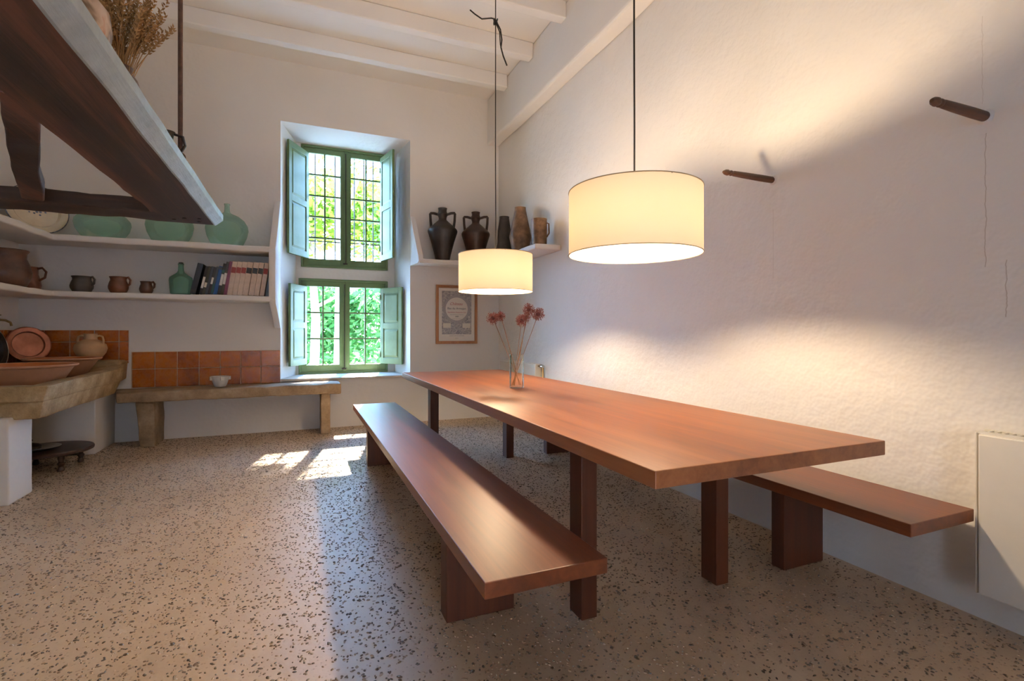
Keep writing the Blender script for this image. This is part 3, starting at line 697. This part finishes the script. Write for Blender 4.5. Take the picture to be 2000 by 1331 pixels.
def place(o, loc, label, cat, group=None, rz=0):
    o.location = loc; o.rotation_euler = (0, 0, rz); return tag(o, label, cat, group)
def basin_bowl(r, rb, h, loc, label):
    o = MB().lathe([(.001, 0), (rb, 0), (rb + .005, .006), (r - .03, h - .025), (r - .012, h - .022), (r, h - .012), (r, h - .002), (r - .01, h), (r - .03, h - .004)], 48, cap0=False).build('earthenware_bowl', 'terracotta', smooth=True)
    MB().lathe([(r - .03, h - .004), (r - .05, h - .03), (rb - .005, .022), (.001, .018)], 48, cap0=False).build('glazed_inside', 'terracotta_inside', o, smooth=True)
    return place(o, loc, label, 'bowl', 'terracotta bowls in the sink')
basin_bowl(.37, .235, .205, (-2.04, 5.12, .685), 'front wide terracotta bowl with glazed inside, in the stone sink')
basin_bowl(.28, .16, .165, (-2.0, 5.84, .745), 'rear terracotta bowl in the sink in front of the clay jug')
# clay jug with two handles
jg = MB().lathe([(.001, 0), (.07, 0), (.085, .012), (.122, .07), (.135, .115), (.125, .155), (.085, .19), (.055, .205), (.052, .25), (.058, .262), (.052, .264), (.045, .25), (.046, .21)], 32, cap0=False).build('clay_jug', 'jug_clay', smooth=True)
for s in (-1, 1): MB().tube([(s * .054, 0, .238), (s * .088, 0, .243), (s * .112, 0, .232), (s * .120, 0, .20), (s * .118, 0, .15)], .0105, 8).build('handle', 'jug_clay', jg, smooth=True)
place(jg, (-1.925, 6.245, .866), 'buff clay jug with two handles by the orange tiles', 'jug', rz=R(-18))
# copper platter and dark pan leaning in the corner
def disc(name, r, mat, rimmat, loc, tilt, az, label, cat, deep=.02):
    o = MB().lathe([(.001, 0), (r * .72, 0), (r * .78, deep * .7), (r * .97, deep), (r, deep + .004), (r * .97, deep + .008), (r * .76, deep * .8 + .005), (r * .70, .006), (.001, .006)], 48, cap0=False).build(name, mat, smooth=True)
    MB().tube([(r * math.cos(a), r * math.sin(a), deep + .004) for a in [2 * PI * k / 48 for k in range(49)]], .005, 6, cap=False).build('rim', rimmat, o, smooth=True)
    o.location = loc; o.rotation_euler = (R(90) - tilt, 0, az); return tag(o, label, cat)
disc('copper_platter', .165, 'copper', 'copper', (-2.395, 6.21, 1.025), R(14), R(42), 'round copper platter leaning on the corner tiles', 'platter')
disc('frying_pan', .185, 'black_iron', 'tin', (-2.48, 5.74, 1.0), R(8), R(84), 'dark pan with a bright rim leaning behind the copper platter', 'pan', .035)
bo = MB().lathe([(.001, 0), (.045, 0), (.05, .01), (.05, .12), (.03, .16), (.014, .18), (.014, .23), (.018, .235), (.018, .245), (.012, .245)], 20, cap0=False).build('glass_bottle', 'dark_bottle_glass', smooth=True)
MB().box(-.052, .052, -.052, .052, .03, .1).build('wicker_cover', 'dark_vase', bo, bevel=.02)
place(bo, (-2.40, 5.60, .79), 'small dark bottle at the left edge behind the front bowl', 'bottle')
# tap
tp = MB().tube([(-2.53, 5.9, 1.245), (-2.47, 5.9, 1.255), (-2.43, 5.9, 1.25), (-2.395, 5.9, 1.23), (-2.388, 5.9, 1.20)], [.011, .011, .010, .009, .0095], 10).build('wall_tap', 'brass', smooth=True, origin=(-2.53, 5.9, 1.245))
MB().tube([(.045, 0, .005), (.045, 0, .05)], .008, 8).tube([(.02, 0, .052), (.07, 0, .052)], .006, 8).build('tap_lever', 'brass', tp, smooth=True)
MB().lathe([(.028, 0), (.026, .006), (.012, .012)], 18, M=Matrix.Rotation(R(90), 3, 'Y'), cap1=True).build('wall_plate', 'brass', tp, smooth=True)
tag(tp, 'old brass wall tap over the stone sink', 'tap')

# low round stool with a plate
st = empty('low_stool', (-1.95, 5.40, 0), label='low round dark wooden stool under the stone sink', cat='stool')
MB().lathe([(.001, .135), (.285, .135), (.30, .142), (.302, .158), (.295, .168), (.001, .168)], 48, cap0=False).build('top', 'stool_wood', st, smooth=True)
for k in range(4):
    a = R(-50) + k * PI / 2; MB().lathe([(.018, 0), (.024, .01), (.022, .025), (.015, .04), (.025, .058), (.025, .068), (.016, .078), (.022, .1), (.026, .135)], 16, (.225 * math.cos(a), .225 * math.sin(a), .0005), cap1=True).build('leg', 'stool_wood', st, smooth=True)
MB().box(-.2, .2, -.02, .02, .095, .135).build('batten', 'stool_wood', st)
pt = MB().lathe([(.001, 0), (.10, 0), (.16, .018), (.165, .022), (.16, .024), (.10, .008), (.001, .007)], 40, cap0=False).build('metal_plate', 'tin', smooth=True); place(pt, (-2.02, 5.36, .169), 'thin-rimmed metal plate lying on the low stool', 'plate')
lid = MB().lathe([(.001, 0), (.07, 0), (.072, .02), (.055, .035), (.02, .045), (.001, .046)], 24, cap0=False).build('pot_lid', 'dark_clay', smooth=True)
MB().lathe([(.012, 0), (.01, .012), (.018, .024), (.012, .034), (.001, .036)], 14, (0, 0, .044)).build('knob', 'dark_clay', lid, smooth=True); place(lid, (-2.06, 5.38, .177), 'small dark knobbed lid on the metal plate', 'lid')

# ================================================================== things on the left shelves
Z1, Z2 = 1.533, 2.068
def demijohn(r, h, neck, x, y, label, mat='demijohn_glass'):
    p = [(.001, .02), (r * .5, .004), (r * .66, .0), (r * .74, .012), (r * .93, h * .22), (r, h * .38), (r * .97, h * .48), (r * .82, h * .60), (r * .55, h * .70), (r * .25, h * .755), (.030, h * .79), (.026, h * .84), (neck, h * .96), (neck + .005, h * .965), (neck + .005, h * .99), (neck, h)]
    o = MB().lathe(p, 48, cap0=False).build('demijohn', mat, smooth=True)
    return place(o, (x, y, Z2 + .002), label, 'bottle', 'green demijohns on the upper shelf')
demijohn(.205, .455, .024, -.722, 6.15, 'green glass demijohn nearest the window, its neck in view')
demijohn(.212, .43, .024, -1.238, 6.145, 'green glass demijohn, middle of the three on the upper shelf')
demijohn(.228, .37, .026, -1.795, 6.14, 'widest green glass demijohn, leftmost of the three on the upper shelf')
pl = disc('ceramic_plate', .235, 'ceramic_cream', 'ceramic_blue', (-2.30, 6.12, 2.30), R(12), R(40), 'large cream ceramic plate with a blue band, in the shelf corner', 'plate', .03)
MB().lathe([(.232, .0345), (.205, .032)], 48, cap0=False).build('blue_band', 'ceramic_blue', pl)
sp_ = MB()
for k in range(14):
    a = k * 2.4; d_ = .012 + .0042 * k; sp_.lathe([(.001, .0), (.0075 + .002 * (k % 3), .0)], 7, (d_ * math.cos(a), d_ * math.sin(a), .0075 + .0001 * k), cap0=False)
sp_.build('painted_flower', 'ceramic_blue', pl)

def pot(name, r, h, mat, loc, label, handle, rz=0, lip=.02, kind='belly'):
    if kind == 'belly': prof = [(.001, 0), (r * .66, 0), (r * .78, h * .04), (r * .97, h * .26), (r, h * .40), (r * .9, h * .62), (r * .78, h * .78), (r * .80, h * .9), (r * .90, h * .985), (r * .87, h), (r * .80, h * .985), (r * .70, h * .8), (r * .8, h * .6), (r * .88, h * .4), (r * .6, h * .08), (.001, h * .06)]
    else: prof = [(.001, 0), (r * .80, 0), (r * .93, h * .05), (r, h * .22), (r * .92, h * .45), (r * .76, h * .68), (r * .76, h * .85), (r * .82, h * .985), (r * .79, h), (r * .74, h * .98), (r * .69, h * .7), (r * .8, h * .4), (r * .7, h * .08), (.001, h * .06)]
    o = MB().lathe(prof, 36, cap0=False).build(name, mat, smooth=True)
    if handle:
        hx, r0 = handle, r * .80; q = [(r0, 0, h * .93), (r0 + hx * .55, 0, h * .97), (r0 + hx, 0, h * .80), (r0 + hx * .85, 0, h * .55), (r * .93, 0, h * .42)]
        MB().tube(q, .0085, 8, flat=1.4).build('handle', mat, o, smooth=True)
    return place(o, loc, label, 'pot', 'clay pots on the lower shelf', rz)
pot('clay_pot', .17, .325, 'brown_clay', (-2.345, 5.70, Z1), 'largest brown clay pot at the left end of the lower shelf', 0)
pot('clay_mug', .095, .215, 'red_clay', (-2.32, 6.02, Z1), 'reddish clay mug with a ring handle beside the largest pot', .07, R(-12), kind='mug')
pot('clay_mug', .092, .155, 'grey_clay', (-1.955, 6.12, Z1), 'squat grey clay cup with handle on the lower shelf', .040, R(-15))
pot('clay_mug', .084, .162, 'red_clay', (-1.665, 6.12, Z1), 'brown and rust clay cup between the grey and the smallest cup', .042, R(-15))
pot('clay_mug', .060, .125, 'brown_clay', (-1.435, 6.12, Z1), 'smallest brown clay cup on the lower shelf', .030, R(-15))
gb = MB().lathe([(.001, .01), (.08, 0), (.094, .008), (.10, .06), (.106, .15), (.10, .175), (.06, .205), (.035, .225), (.027, .245), (.024, .30), (.027, .305), (.027, .318), (.021, .32)], 40, cap0=False).build('glass_bottle', 'green_bottle_glass', smooth=True)
MB().lathe([(.020, .0), (.022, .018), (.001, .022)], 16, (0, 0, .312)).build('stopper', 'dark_vase', gb, smooth=True); place(gb, (-1.135, 6.11, Z1 + .002), 'green glass bottle standing left of the books', 'bottle')

# books: bottom-left x, width, height, lean, colours
def book(x, w, h, lean, cov, lab, lz0, lz1, label, yf=6.05, dep=.2, extra=None):
    o = empty('book', (x + w, yf, Z1 + .003), label=label, cat='book', group='books on the lower shelf'); o.rotation_euler = (0, lean, 0)
    t = .003
    MB().box(-w, -w + t, 0, dep, 0, h).box(-t, 0, 0, dep, 0, h).box(-w, 0, 0, t, 0, h).build('cover', cov, o, bevel=.0015, seg=1)
    MB().box(-w + t, -t, t, dep - .006, .004, h - .004).build('pages', 'page', o)
    if lab: MB().box(-w + .001, -.001, -.0012, 0, h * lz0, h * lz1).build('spine_label', lab, o)
    if extra: MB().box(-w + .001, -.001, -.0012, 0, h * extra[1], h * extra[2]).build('spine_label', extra[0], o)
book(-1.048, .050, .325, R(13), 'book_navy', 'label_black', .06, .14, 'thick black book leaning beside the green bottle')
book(-.966, .023, .30, R(12), 'book_black', 'label_white', .22, .62, 'thin dark book with a tall white spine label, second from the bottle')
book(-.940, .024, .30, R(12), 'book_olive', 'page', .25, .42, 'thin olive book with a cream patch, third from the bottle')
book(-.914, .023, .30, R(12), 'book_slate', None, 0, 0, 'thin plain slate book, fourth from the bottle')
book(-.888, .021, .295, R(12), 'book_black', 'label_white', .38, .62, 'thin black book with a short pale label, fifth from the bottle')
book(-.864, .022, .30, R(11.5), 'book_slate', 'label_teal', .05, .4, 'slate book with a teal lower spine next to the blue one')
book(-.838, .032, .305, R(11), 'book_blue', 'book_slate', .88, .97, 'bright blue book in the middle of the dark books')
book(-.803, .026, .335, R(10.5), 'book_black', 'label_white', .30, .66, 'black book with white label right of the blue one', extra=('label_teal', .7, .8))
book(-.774, .026, .355, R(10), 'book_olive', 'label_white', .32, .66, 'taller dark olive book with white label', extra=('label_black', .72, .95))
book(-.745, .030, .36, R(9.5), 'book_purple', None, 0, 0, 'purple book beside the cream volumes')
cx = [-.712, -.665, -.618, -.570, -.511, -.458, -.405]; cw = [.044, .044, .045, .052, .049, .045, .042]
lc = ['label_red', 'label_red', 'label_red', 'label_black', 'label_black', 'label_black', 'label_red']
ln = ['first cream volume with a red band, next to the purple book', 'second cream volume with a red band, counted from the purple book', 'third cream volume with a red band, beside a black-banded one', 'first cream volume with a black band, right of the red-banded three',
      'middle one of the three black-banded cream volumes', 'last black-banded cream volume before the end book', 'last cream volume with a red band against the shelf end']
for x, w, c, n_ in zip(cx, cw, lc, ln): book(x, w, .36, R(8.7), 'book_cream', c, .66, .83, n_)

# ================================================================== dark jars on the right shelf
Z3 = 2.052
def amphora(s, x, y, mat, label, rz):
    prof = [(.001, 0), (.085, 0), (.092, .012), (.10, .06), (.148, .24), (.185, .355), (.187, .375), (.178, .395), (.148, .425), (.10, .468), (.055, .508), (.049, .52), (.050, .545), (.062, .570), (.068, .582), (.062, .598), (.052, .622), (.054, .645), (.058, .662), (.052, .664), (.044, .64)]
    o = MB().lathe([(r * s, z * s) for r, z in prof], 40, cap0=False).build('water_jar', mat, smooth=30)
    for k in (-1, 1):
        MB().tube([Vector(p) * s for p in ((k * .06, 0, .585), (k * .11, 0, .60), (k * .150, 0, .602), (k * .157, 0, .59), (k * .152, 0, .5), (k * .142, 0, .42))], .0165 * s, 8).build('handle', mat, o, smooth=True)
    return place(o, (x, y, Z3), label, 'jar', 'dark jars on the right shelf', rz)
amphora(1.0, 1.663, 6.19, 'dark_clay', 'blackish two-handled jar at the left end of the corner shelf', R(-23)); amphora(.985, 2.105, 6.19, 'dark_brown_clay', 'dark brown two-handled jar behind the far lamp', R(-23))
v = MB().lathe([(.001, 0), (.088, 0), (.108, .04), (.108, .06), (.085, .22), (.083, .36), (.082, .37), (.060, .52), (.062, .54), (.055, .54), (.055, .5)], 32, cap0=False).build('tall_vase', 'dark_vase', smooth=30); place(v, (2.36, 5.83, Z3), 'dark conical vase in the shelf corner behind the rusty one', 'vase', 'dark jars on the right shelf')
v = MB().lathe([(.001, 0), (.085, 0), (.095, .01), (.127, .185), (.124, .215), (.066, .50), (.064, .525), (.067, .532), (.058, .532), (.056, .5)], 32, cap0=False).build('tall_vase', 'rust_metal', smooth=30); place(v, (2.345, 5.30, Z3), 'tallest rusty brown vase pinched above a wide shoulder', 'vase', 'dark jars on the right shelf')
v = MB().lathe([(.001, 0), (.074, 0), (.078, .006), (.083, .15), (.082, .285), (.084, .295), (.078, .296), (.076, .27), (.072, .02), (.001, .015)], 36, cap0=False).build('metal_pot', 'rust_metal', smooth=30)
MB().tube([(.08, 0, .25), (.103, 0, .24), (.106, 0, .14), (.08, 0, .10)], .008, 8).build('handle', 'rust_metal', v, smooth=True); place(v, (2.345, 4.80, Z3), 'short cylindrical rusty pot at the front end of the corner shelf', 'pot', 'dark jars on the right shelf', R(-40))

# ================================================================== old hood frame
hf = empty('hood_frame', (-1.4, 3.0, 1.99), label='old dark timber hood frame hanging over the left side', cat='beam')
HZ = 2.0
bmv = MB(); ys = [.5 + .1 * k for k in range(42)]; ys = [y for y in ys if y < 4.62] + [4.62]
rr = random.Random(11); ring = []
for y in ys:
    jl = noise.noise(Vector((y * 3.1, 2.2, 0))) * .012 + noise.noise(Vector((y * 9, 5.2, 0))) * .014; jr = noise.noise(Vector((y * 2.5, 7.2, 1))) * .006
    ring.append([(-.978 + jl, y, HZ), (-.625 + jr, y, HZ), (-.625 + jr, y, HZ + .085), (-.985 + jl, y, HZ + .09)])
n = len(ring); vs = [p for r_ in ring for p in r_]; fs = [(3, 2, 1, 0), tuple(4 * (n - 1) + i for i in range(4))]
for i in range(n - 1):
    for k in range(4): q = (k + 1) % 4; fs.append((4 * i + k, 4 * i + q, 4 * i + 4 + q, 4 * i + 4 + k))
bmv.add(vs, fs).build('side_beam', 'old_beam', hf, world=True)
ed = MB(); ring = []
for y in ys:
    jr = noise.noise(Vector((y * 2.5, 7.2, 1))) * .006; j2 = noise.noise(Vector((y * 5, 1.2, 3))) * .004
    ring.append([(-.632 + jr, y, HZ - .004), (-.622 + jr, y, HZ - .004), (-.572 + j2, y, HZ + .040), (-.570 + j2, y, HZ + .082), (-.585, y, HZ + .094), (-.632, y, HZ + .094)])
vs = [p for r_ in ring for p in r_]; fs = [(5, 4, 3, 2, 1, 0), tuple(6 * (n - 1) + i for i in range(6))]
for i in range(n - 1):
    for k in range(6): q = (k + 1) % 6; fs.append((6 * i + k, 6 * i + q, 6 * i + 6 + q, 6 * i + 6 + k))
ed.add(vs, fs).build('painted_edge', 'limewashed_edge', hf, world=True)
MB().box(XL + .01, -.66, 4.275, 4.605, HZ + .003, HZ + .095).build('cross_beam', 'old_beam_cross', hf, bevel=.008, world=True, slices=[(0, .08), (2, .04)], rough=(.010, 9, 4))
br = MB(); P0, P1 = Vector((-1.63, 4.28, 0)), Vector((-.96, 2.40, 0)); dv = (P1 - P0).normalized(); sd = Vector((dv.y, -dv.x, 0)) * .055
br.hexa([(P0 + sd + Vector((0, 0, HZ + .012)))[:], (P0 - sd + Vector((0, 0, HZ + .012)))[:], (P1 - sd + Vector((0, 0, HZ + .012)))[:], (P1 + sd + Vector((0, 0, HZ + .012)))[:],
         (P0 + sd + Vector((0, 0, HZ + .088)))[:], (P0 - sd + Vector((0, 0, HZ + .088)))[:], (P1 - sd + Vector((0, 0, HZ + .088)))[:], (P1 + sd + Vector((0, 0, HZ + .088)))[:]])
br.build('brace', 'old_beam', hf, bevel=.008, world=True, slices=[(1, .09)], rough=(.014, 3.5, 7))
for (x, y) in ((-.80, 4.42), (-.72, 4.52), (-.88, 4.5), (-.70, 4.40)): MB().lathe([(.014, -.006), (.012, .0), (.012, .01)], 10, (x, y, HZ), cap0=True).build('nail', 'black_iron', hf, world=True)
rd = MB().tube([(-.64, 3.43, 2.17), (-.64, 3.43, 3.2), (-.64, 3.43, ZC)], .0125, 10).build('iron_rod', 'rust_iron', origin=(-.64, 3.43, 2.095), smooth=True); tag(rd, 'long rusty iron rod hanging from the ceiling to the hood beam', 'rod')
MB().tube([(0, 0, .09)] + [(.022 * math.sin(a), 0, .045 - .022 * math.cos(a) + .02) for a in [k * .5 for k in range(1, 12)]], .006, 8).build('hook', 'rust_iron', rd, smooth=True)
MB().tube([(.022 + .02 * math.cos(a), .0, .02 + .022 * math.sin(a)) for a in [k * 2 * PI / 14 for k in range(15)]], .005, 7).build('eye', 'rust_iron', rd, smooth=True)
HT = HZ + .094
bjug = MB().lathe([(.001, 0), (.085, 0), (.1, .02), (.14, .10), (.153, .17), (.145, .235), (.105, .285), (.07, .318), (.056, .335), (.06, .35), (.085, .366), (.093, .370), (.088, .375), (.05, .355)], 36, cap0=False).build('ceramic_jug', 'glazed_jug', smooth=True)
MB().tube([(-.055, 0, .34), (-.13, 0, .35), (-.17, 0, .29), (-.14, 0, .21)], .014, 8).build('handle', 'glazed_jug', bjug, smooth=True); place(bjug, (-.80, 2.30, HT), 'cream and orange glazed jug on the hood beam', 'jug')
wv = MB().lathe([(.001, 0), (.04, 0), (.065, .03), (.07, .08), (.055, .13), (.035, .16), (.04, .18), (.035, .18)], 28, cap0=False).build('clay_vase', 'brown_clay', smooth=True); place(wv, (-.70, 2.62, HT), 'small dark clay vase holding wheat on the hood beam', 'vase')
wh = empty('wheat_bunch', (-.70, 2.62, HT + .03), label='bunch of dry golden wheat stalks on the hood beam', cat='dried plant')
rw = random.Random(21)
def stalk_mesh(k):
    b = MB(); L = rw.uniform(.30, .50); lean = rw.uniform(.02, .08); pts = [Vector((lean * t * t * L * 4, 0, L * t)) for t in [i / 6 for i in range(7)]]
    b.tube(pts, .0016, 4); e0, e1 = pts[4], pts[6]; e2 = e1 + (e1 - pts[5]) * .6
    for q in range(26):
        t = q / 26; p = e0.lerp(e2, t); a = q * 2.4; d = Vector((math.cos(a), math.sin(a), .9)).normalized(); u = d.orthogonal().normalized(); w_ = .0045
        b.add([p, p + d * .009 + u * w_, p + d * .022, p + d * .009 - u * w_], [(0, 1, 2, 3)])
        v2 = d.cross(u); b.add([p, p + d * .009 + v2 * w_, p + d * .022, p + d * .009 - v2 * w_], [(0, 1, 2, 3)])
    return b
protos = [stalk_mesh(k).build('stalk', 'wheat', wh) for k in range(8)]
def pose(o, i):
    az = rw.uniform(-PI, PI); tl = abs(rw.gauss(0, .15)); tl = min(tl, .36)
    o.rotation_euler = Matrix.Rotation(az, 3, 'Z').to_euler() if False else (Matrix.Rotation(az, 3, 'Z') @ Matrix.Rotation(tl, 3, 'Y')).to_euler()
    o.location = (rw.uniform(-.02, .02), rw.uniform(-.02, .02), rw.uniform(0, .05))
for i in range(85):
    o = protos[i] if i < 8 else link(protos[i % 8].copy()); o.parent = wh; pose(o, i)
bt = MB().lathe([(.001, 0), (.05, 0), (.06, .02), (.062, .09), (.045, .125), (.026, .15), (.03, .18), (.038, .2), (.03, .2), (.02, .16)], 24, cap0=False).build('dark_pitcher', 'dark_clay', smooth=True)
MB().tube([(.03, 0, .19), (.075, 0, .18), (.085, 0, .13), (.06, 0, .08)], .008, 8).build('handle', 'dark_clay', bt, smooth=True); place(bt, (-.70, 3.42, HT), 'small dark pitcher on the hood beam beside the rod', 'pitcher')

# ================================================================== garden outside the windows
tag(MB().box(-25, 25, YB + .85, 45, -.5, -.25).build('ground', 'garden_soil'), 'pale sunlit garden ground', kind='structure')
def foliage(rnd, n, c, rad, size):
    b = MB(); vs = []; fs = []
    blobs = [(Vector(c) + Vector((rnd.uniform(-1, 1) * rad[0], rnd.uniform(-1, 1) * rad[1], rnd.uniform(-1, 1) * rad[2])) * .7, rnd.uniform(.35, .6)) for _ in range(16)]
    for i in range(n):
        bc, br_ = rnd.choice(blobs); d = Vector((rnd.gauss(0, 1), rnd.gauss(0, 1), rnd.gauss(0, 1))).normalized() * br_ * rnd.random() ** .4
        p = bc + Vector((d.x * rad[0], d.y * rad[1], d.z * rad[2])); u = Vector((rnd.gauss(0, 1), rnd.gauss(0, 1), rnd.gauss(0, .6))).normalized(); w_ = u.orthogonal().normalized(); s = size * rnd.uniform(.6, 1.3)
        k = len(vs); vs += [p, p + u * s * .5 + w_ * s * .28, p + u * s, p + u * s * .5 - w_ * s * .28]; fs.append((k, k + 1, k + 2, k + 3))
    return b.add(vs, fs)
def tree(x, y, h, rad, n, mat, label, seed, size=.12, tr=.12):
    rnd = random.Random(seed); t = empty('garden_tree', (x, y, -.25), label=label, cat='tree', group='garden trees outside the windows')
    tk = MB().tube([(x, y, -.3), (x + .05, y, h * .35), (x - .05, y, h * .7), (x, y, h * .95)], [tr, tr * .85, tr * .6, tr * .25], 9)
    for k in range(6):
        a = rnd.uniform(0, 6.3); z = h * rnd.uniform(.4, .8); tk.tube([(x, y, z), (x + math.cos(a) * rad[0] * .4, y + math.sin(a) * rad[1] * .4, z + h * .12), (x + math.cos(a) * rad[0] * .8, y + math.sin(a) * rad[1] * .8, z + h * .18)], [tr * .4, tr * .25, tr * .08], 6)
    tk.build('trunk', 'trunk_bark', t, world=True, smooth=True)
    foliage(rnd, n, (x, y, h), rad, size).build('foliage', mat, t, world=True)
tree(.8, 11.4, 8.0, (1.05, 1.2, 1.25), 9000, 'leaf_green', 'tall garden tree added to block sun at the left casement', 9, .16, .16)  # added sun blocker; crown sits above the view through the window
tree(.3, 13.0, 4.2, (2.6, 1.6, 1.35), 5200, 'leaf_yellow', 'yellow-green tree seen through the left half of the upper window', 1, .24)
tree(3.6, 14.5, 4.2, (2.6, 1.8, 1.6), 5200, 'leaf_yellow', 'yellow-green tree seen through the right half of the upper window', 2, .24)
tree(2.15, 12.2, 3.2, (1.1, .8, 1.0), 1500, 'leaf_green', 'slim trunked tree seen in the lower right panes', 3, .1, .10)
def shrub(x, y, rad, n, label, seed):
    rnd = random.Random(seed); t = empty('garden_shrub', (x, y, -.25), label=label, cat='shrub', group='shrubs outside the lower window')
    foliage(rnd, n, (x, y, rad[2] * .75), rad, .26).build('foliage', 'leaf_green', t, world=True)
    MB().tube([(x, y, -.3), (x, y, rad[2] * .6)], [.05, .03], 7).build('stem', 'trunk_bark', t, world=True)
shrub(-.6, 16.5, (2.2, 1.2, 1.7), 4200, 'leafy green shrub seen through the left half of the lower window', 5); shrub(2.6, 17.0, (2.2, 1.2, 1.8), 4200, 'leafy green shrub in the middle panes of the lower window', 6); shrub(5.4, 17.5, (2.2, 1.2, 1.8), 3600, 'leafy green shrub seen at the right of the lower window', 7)
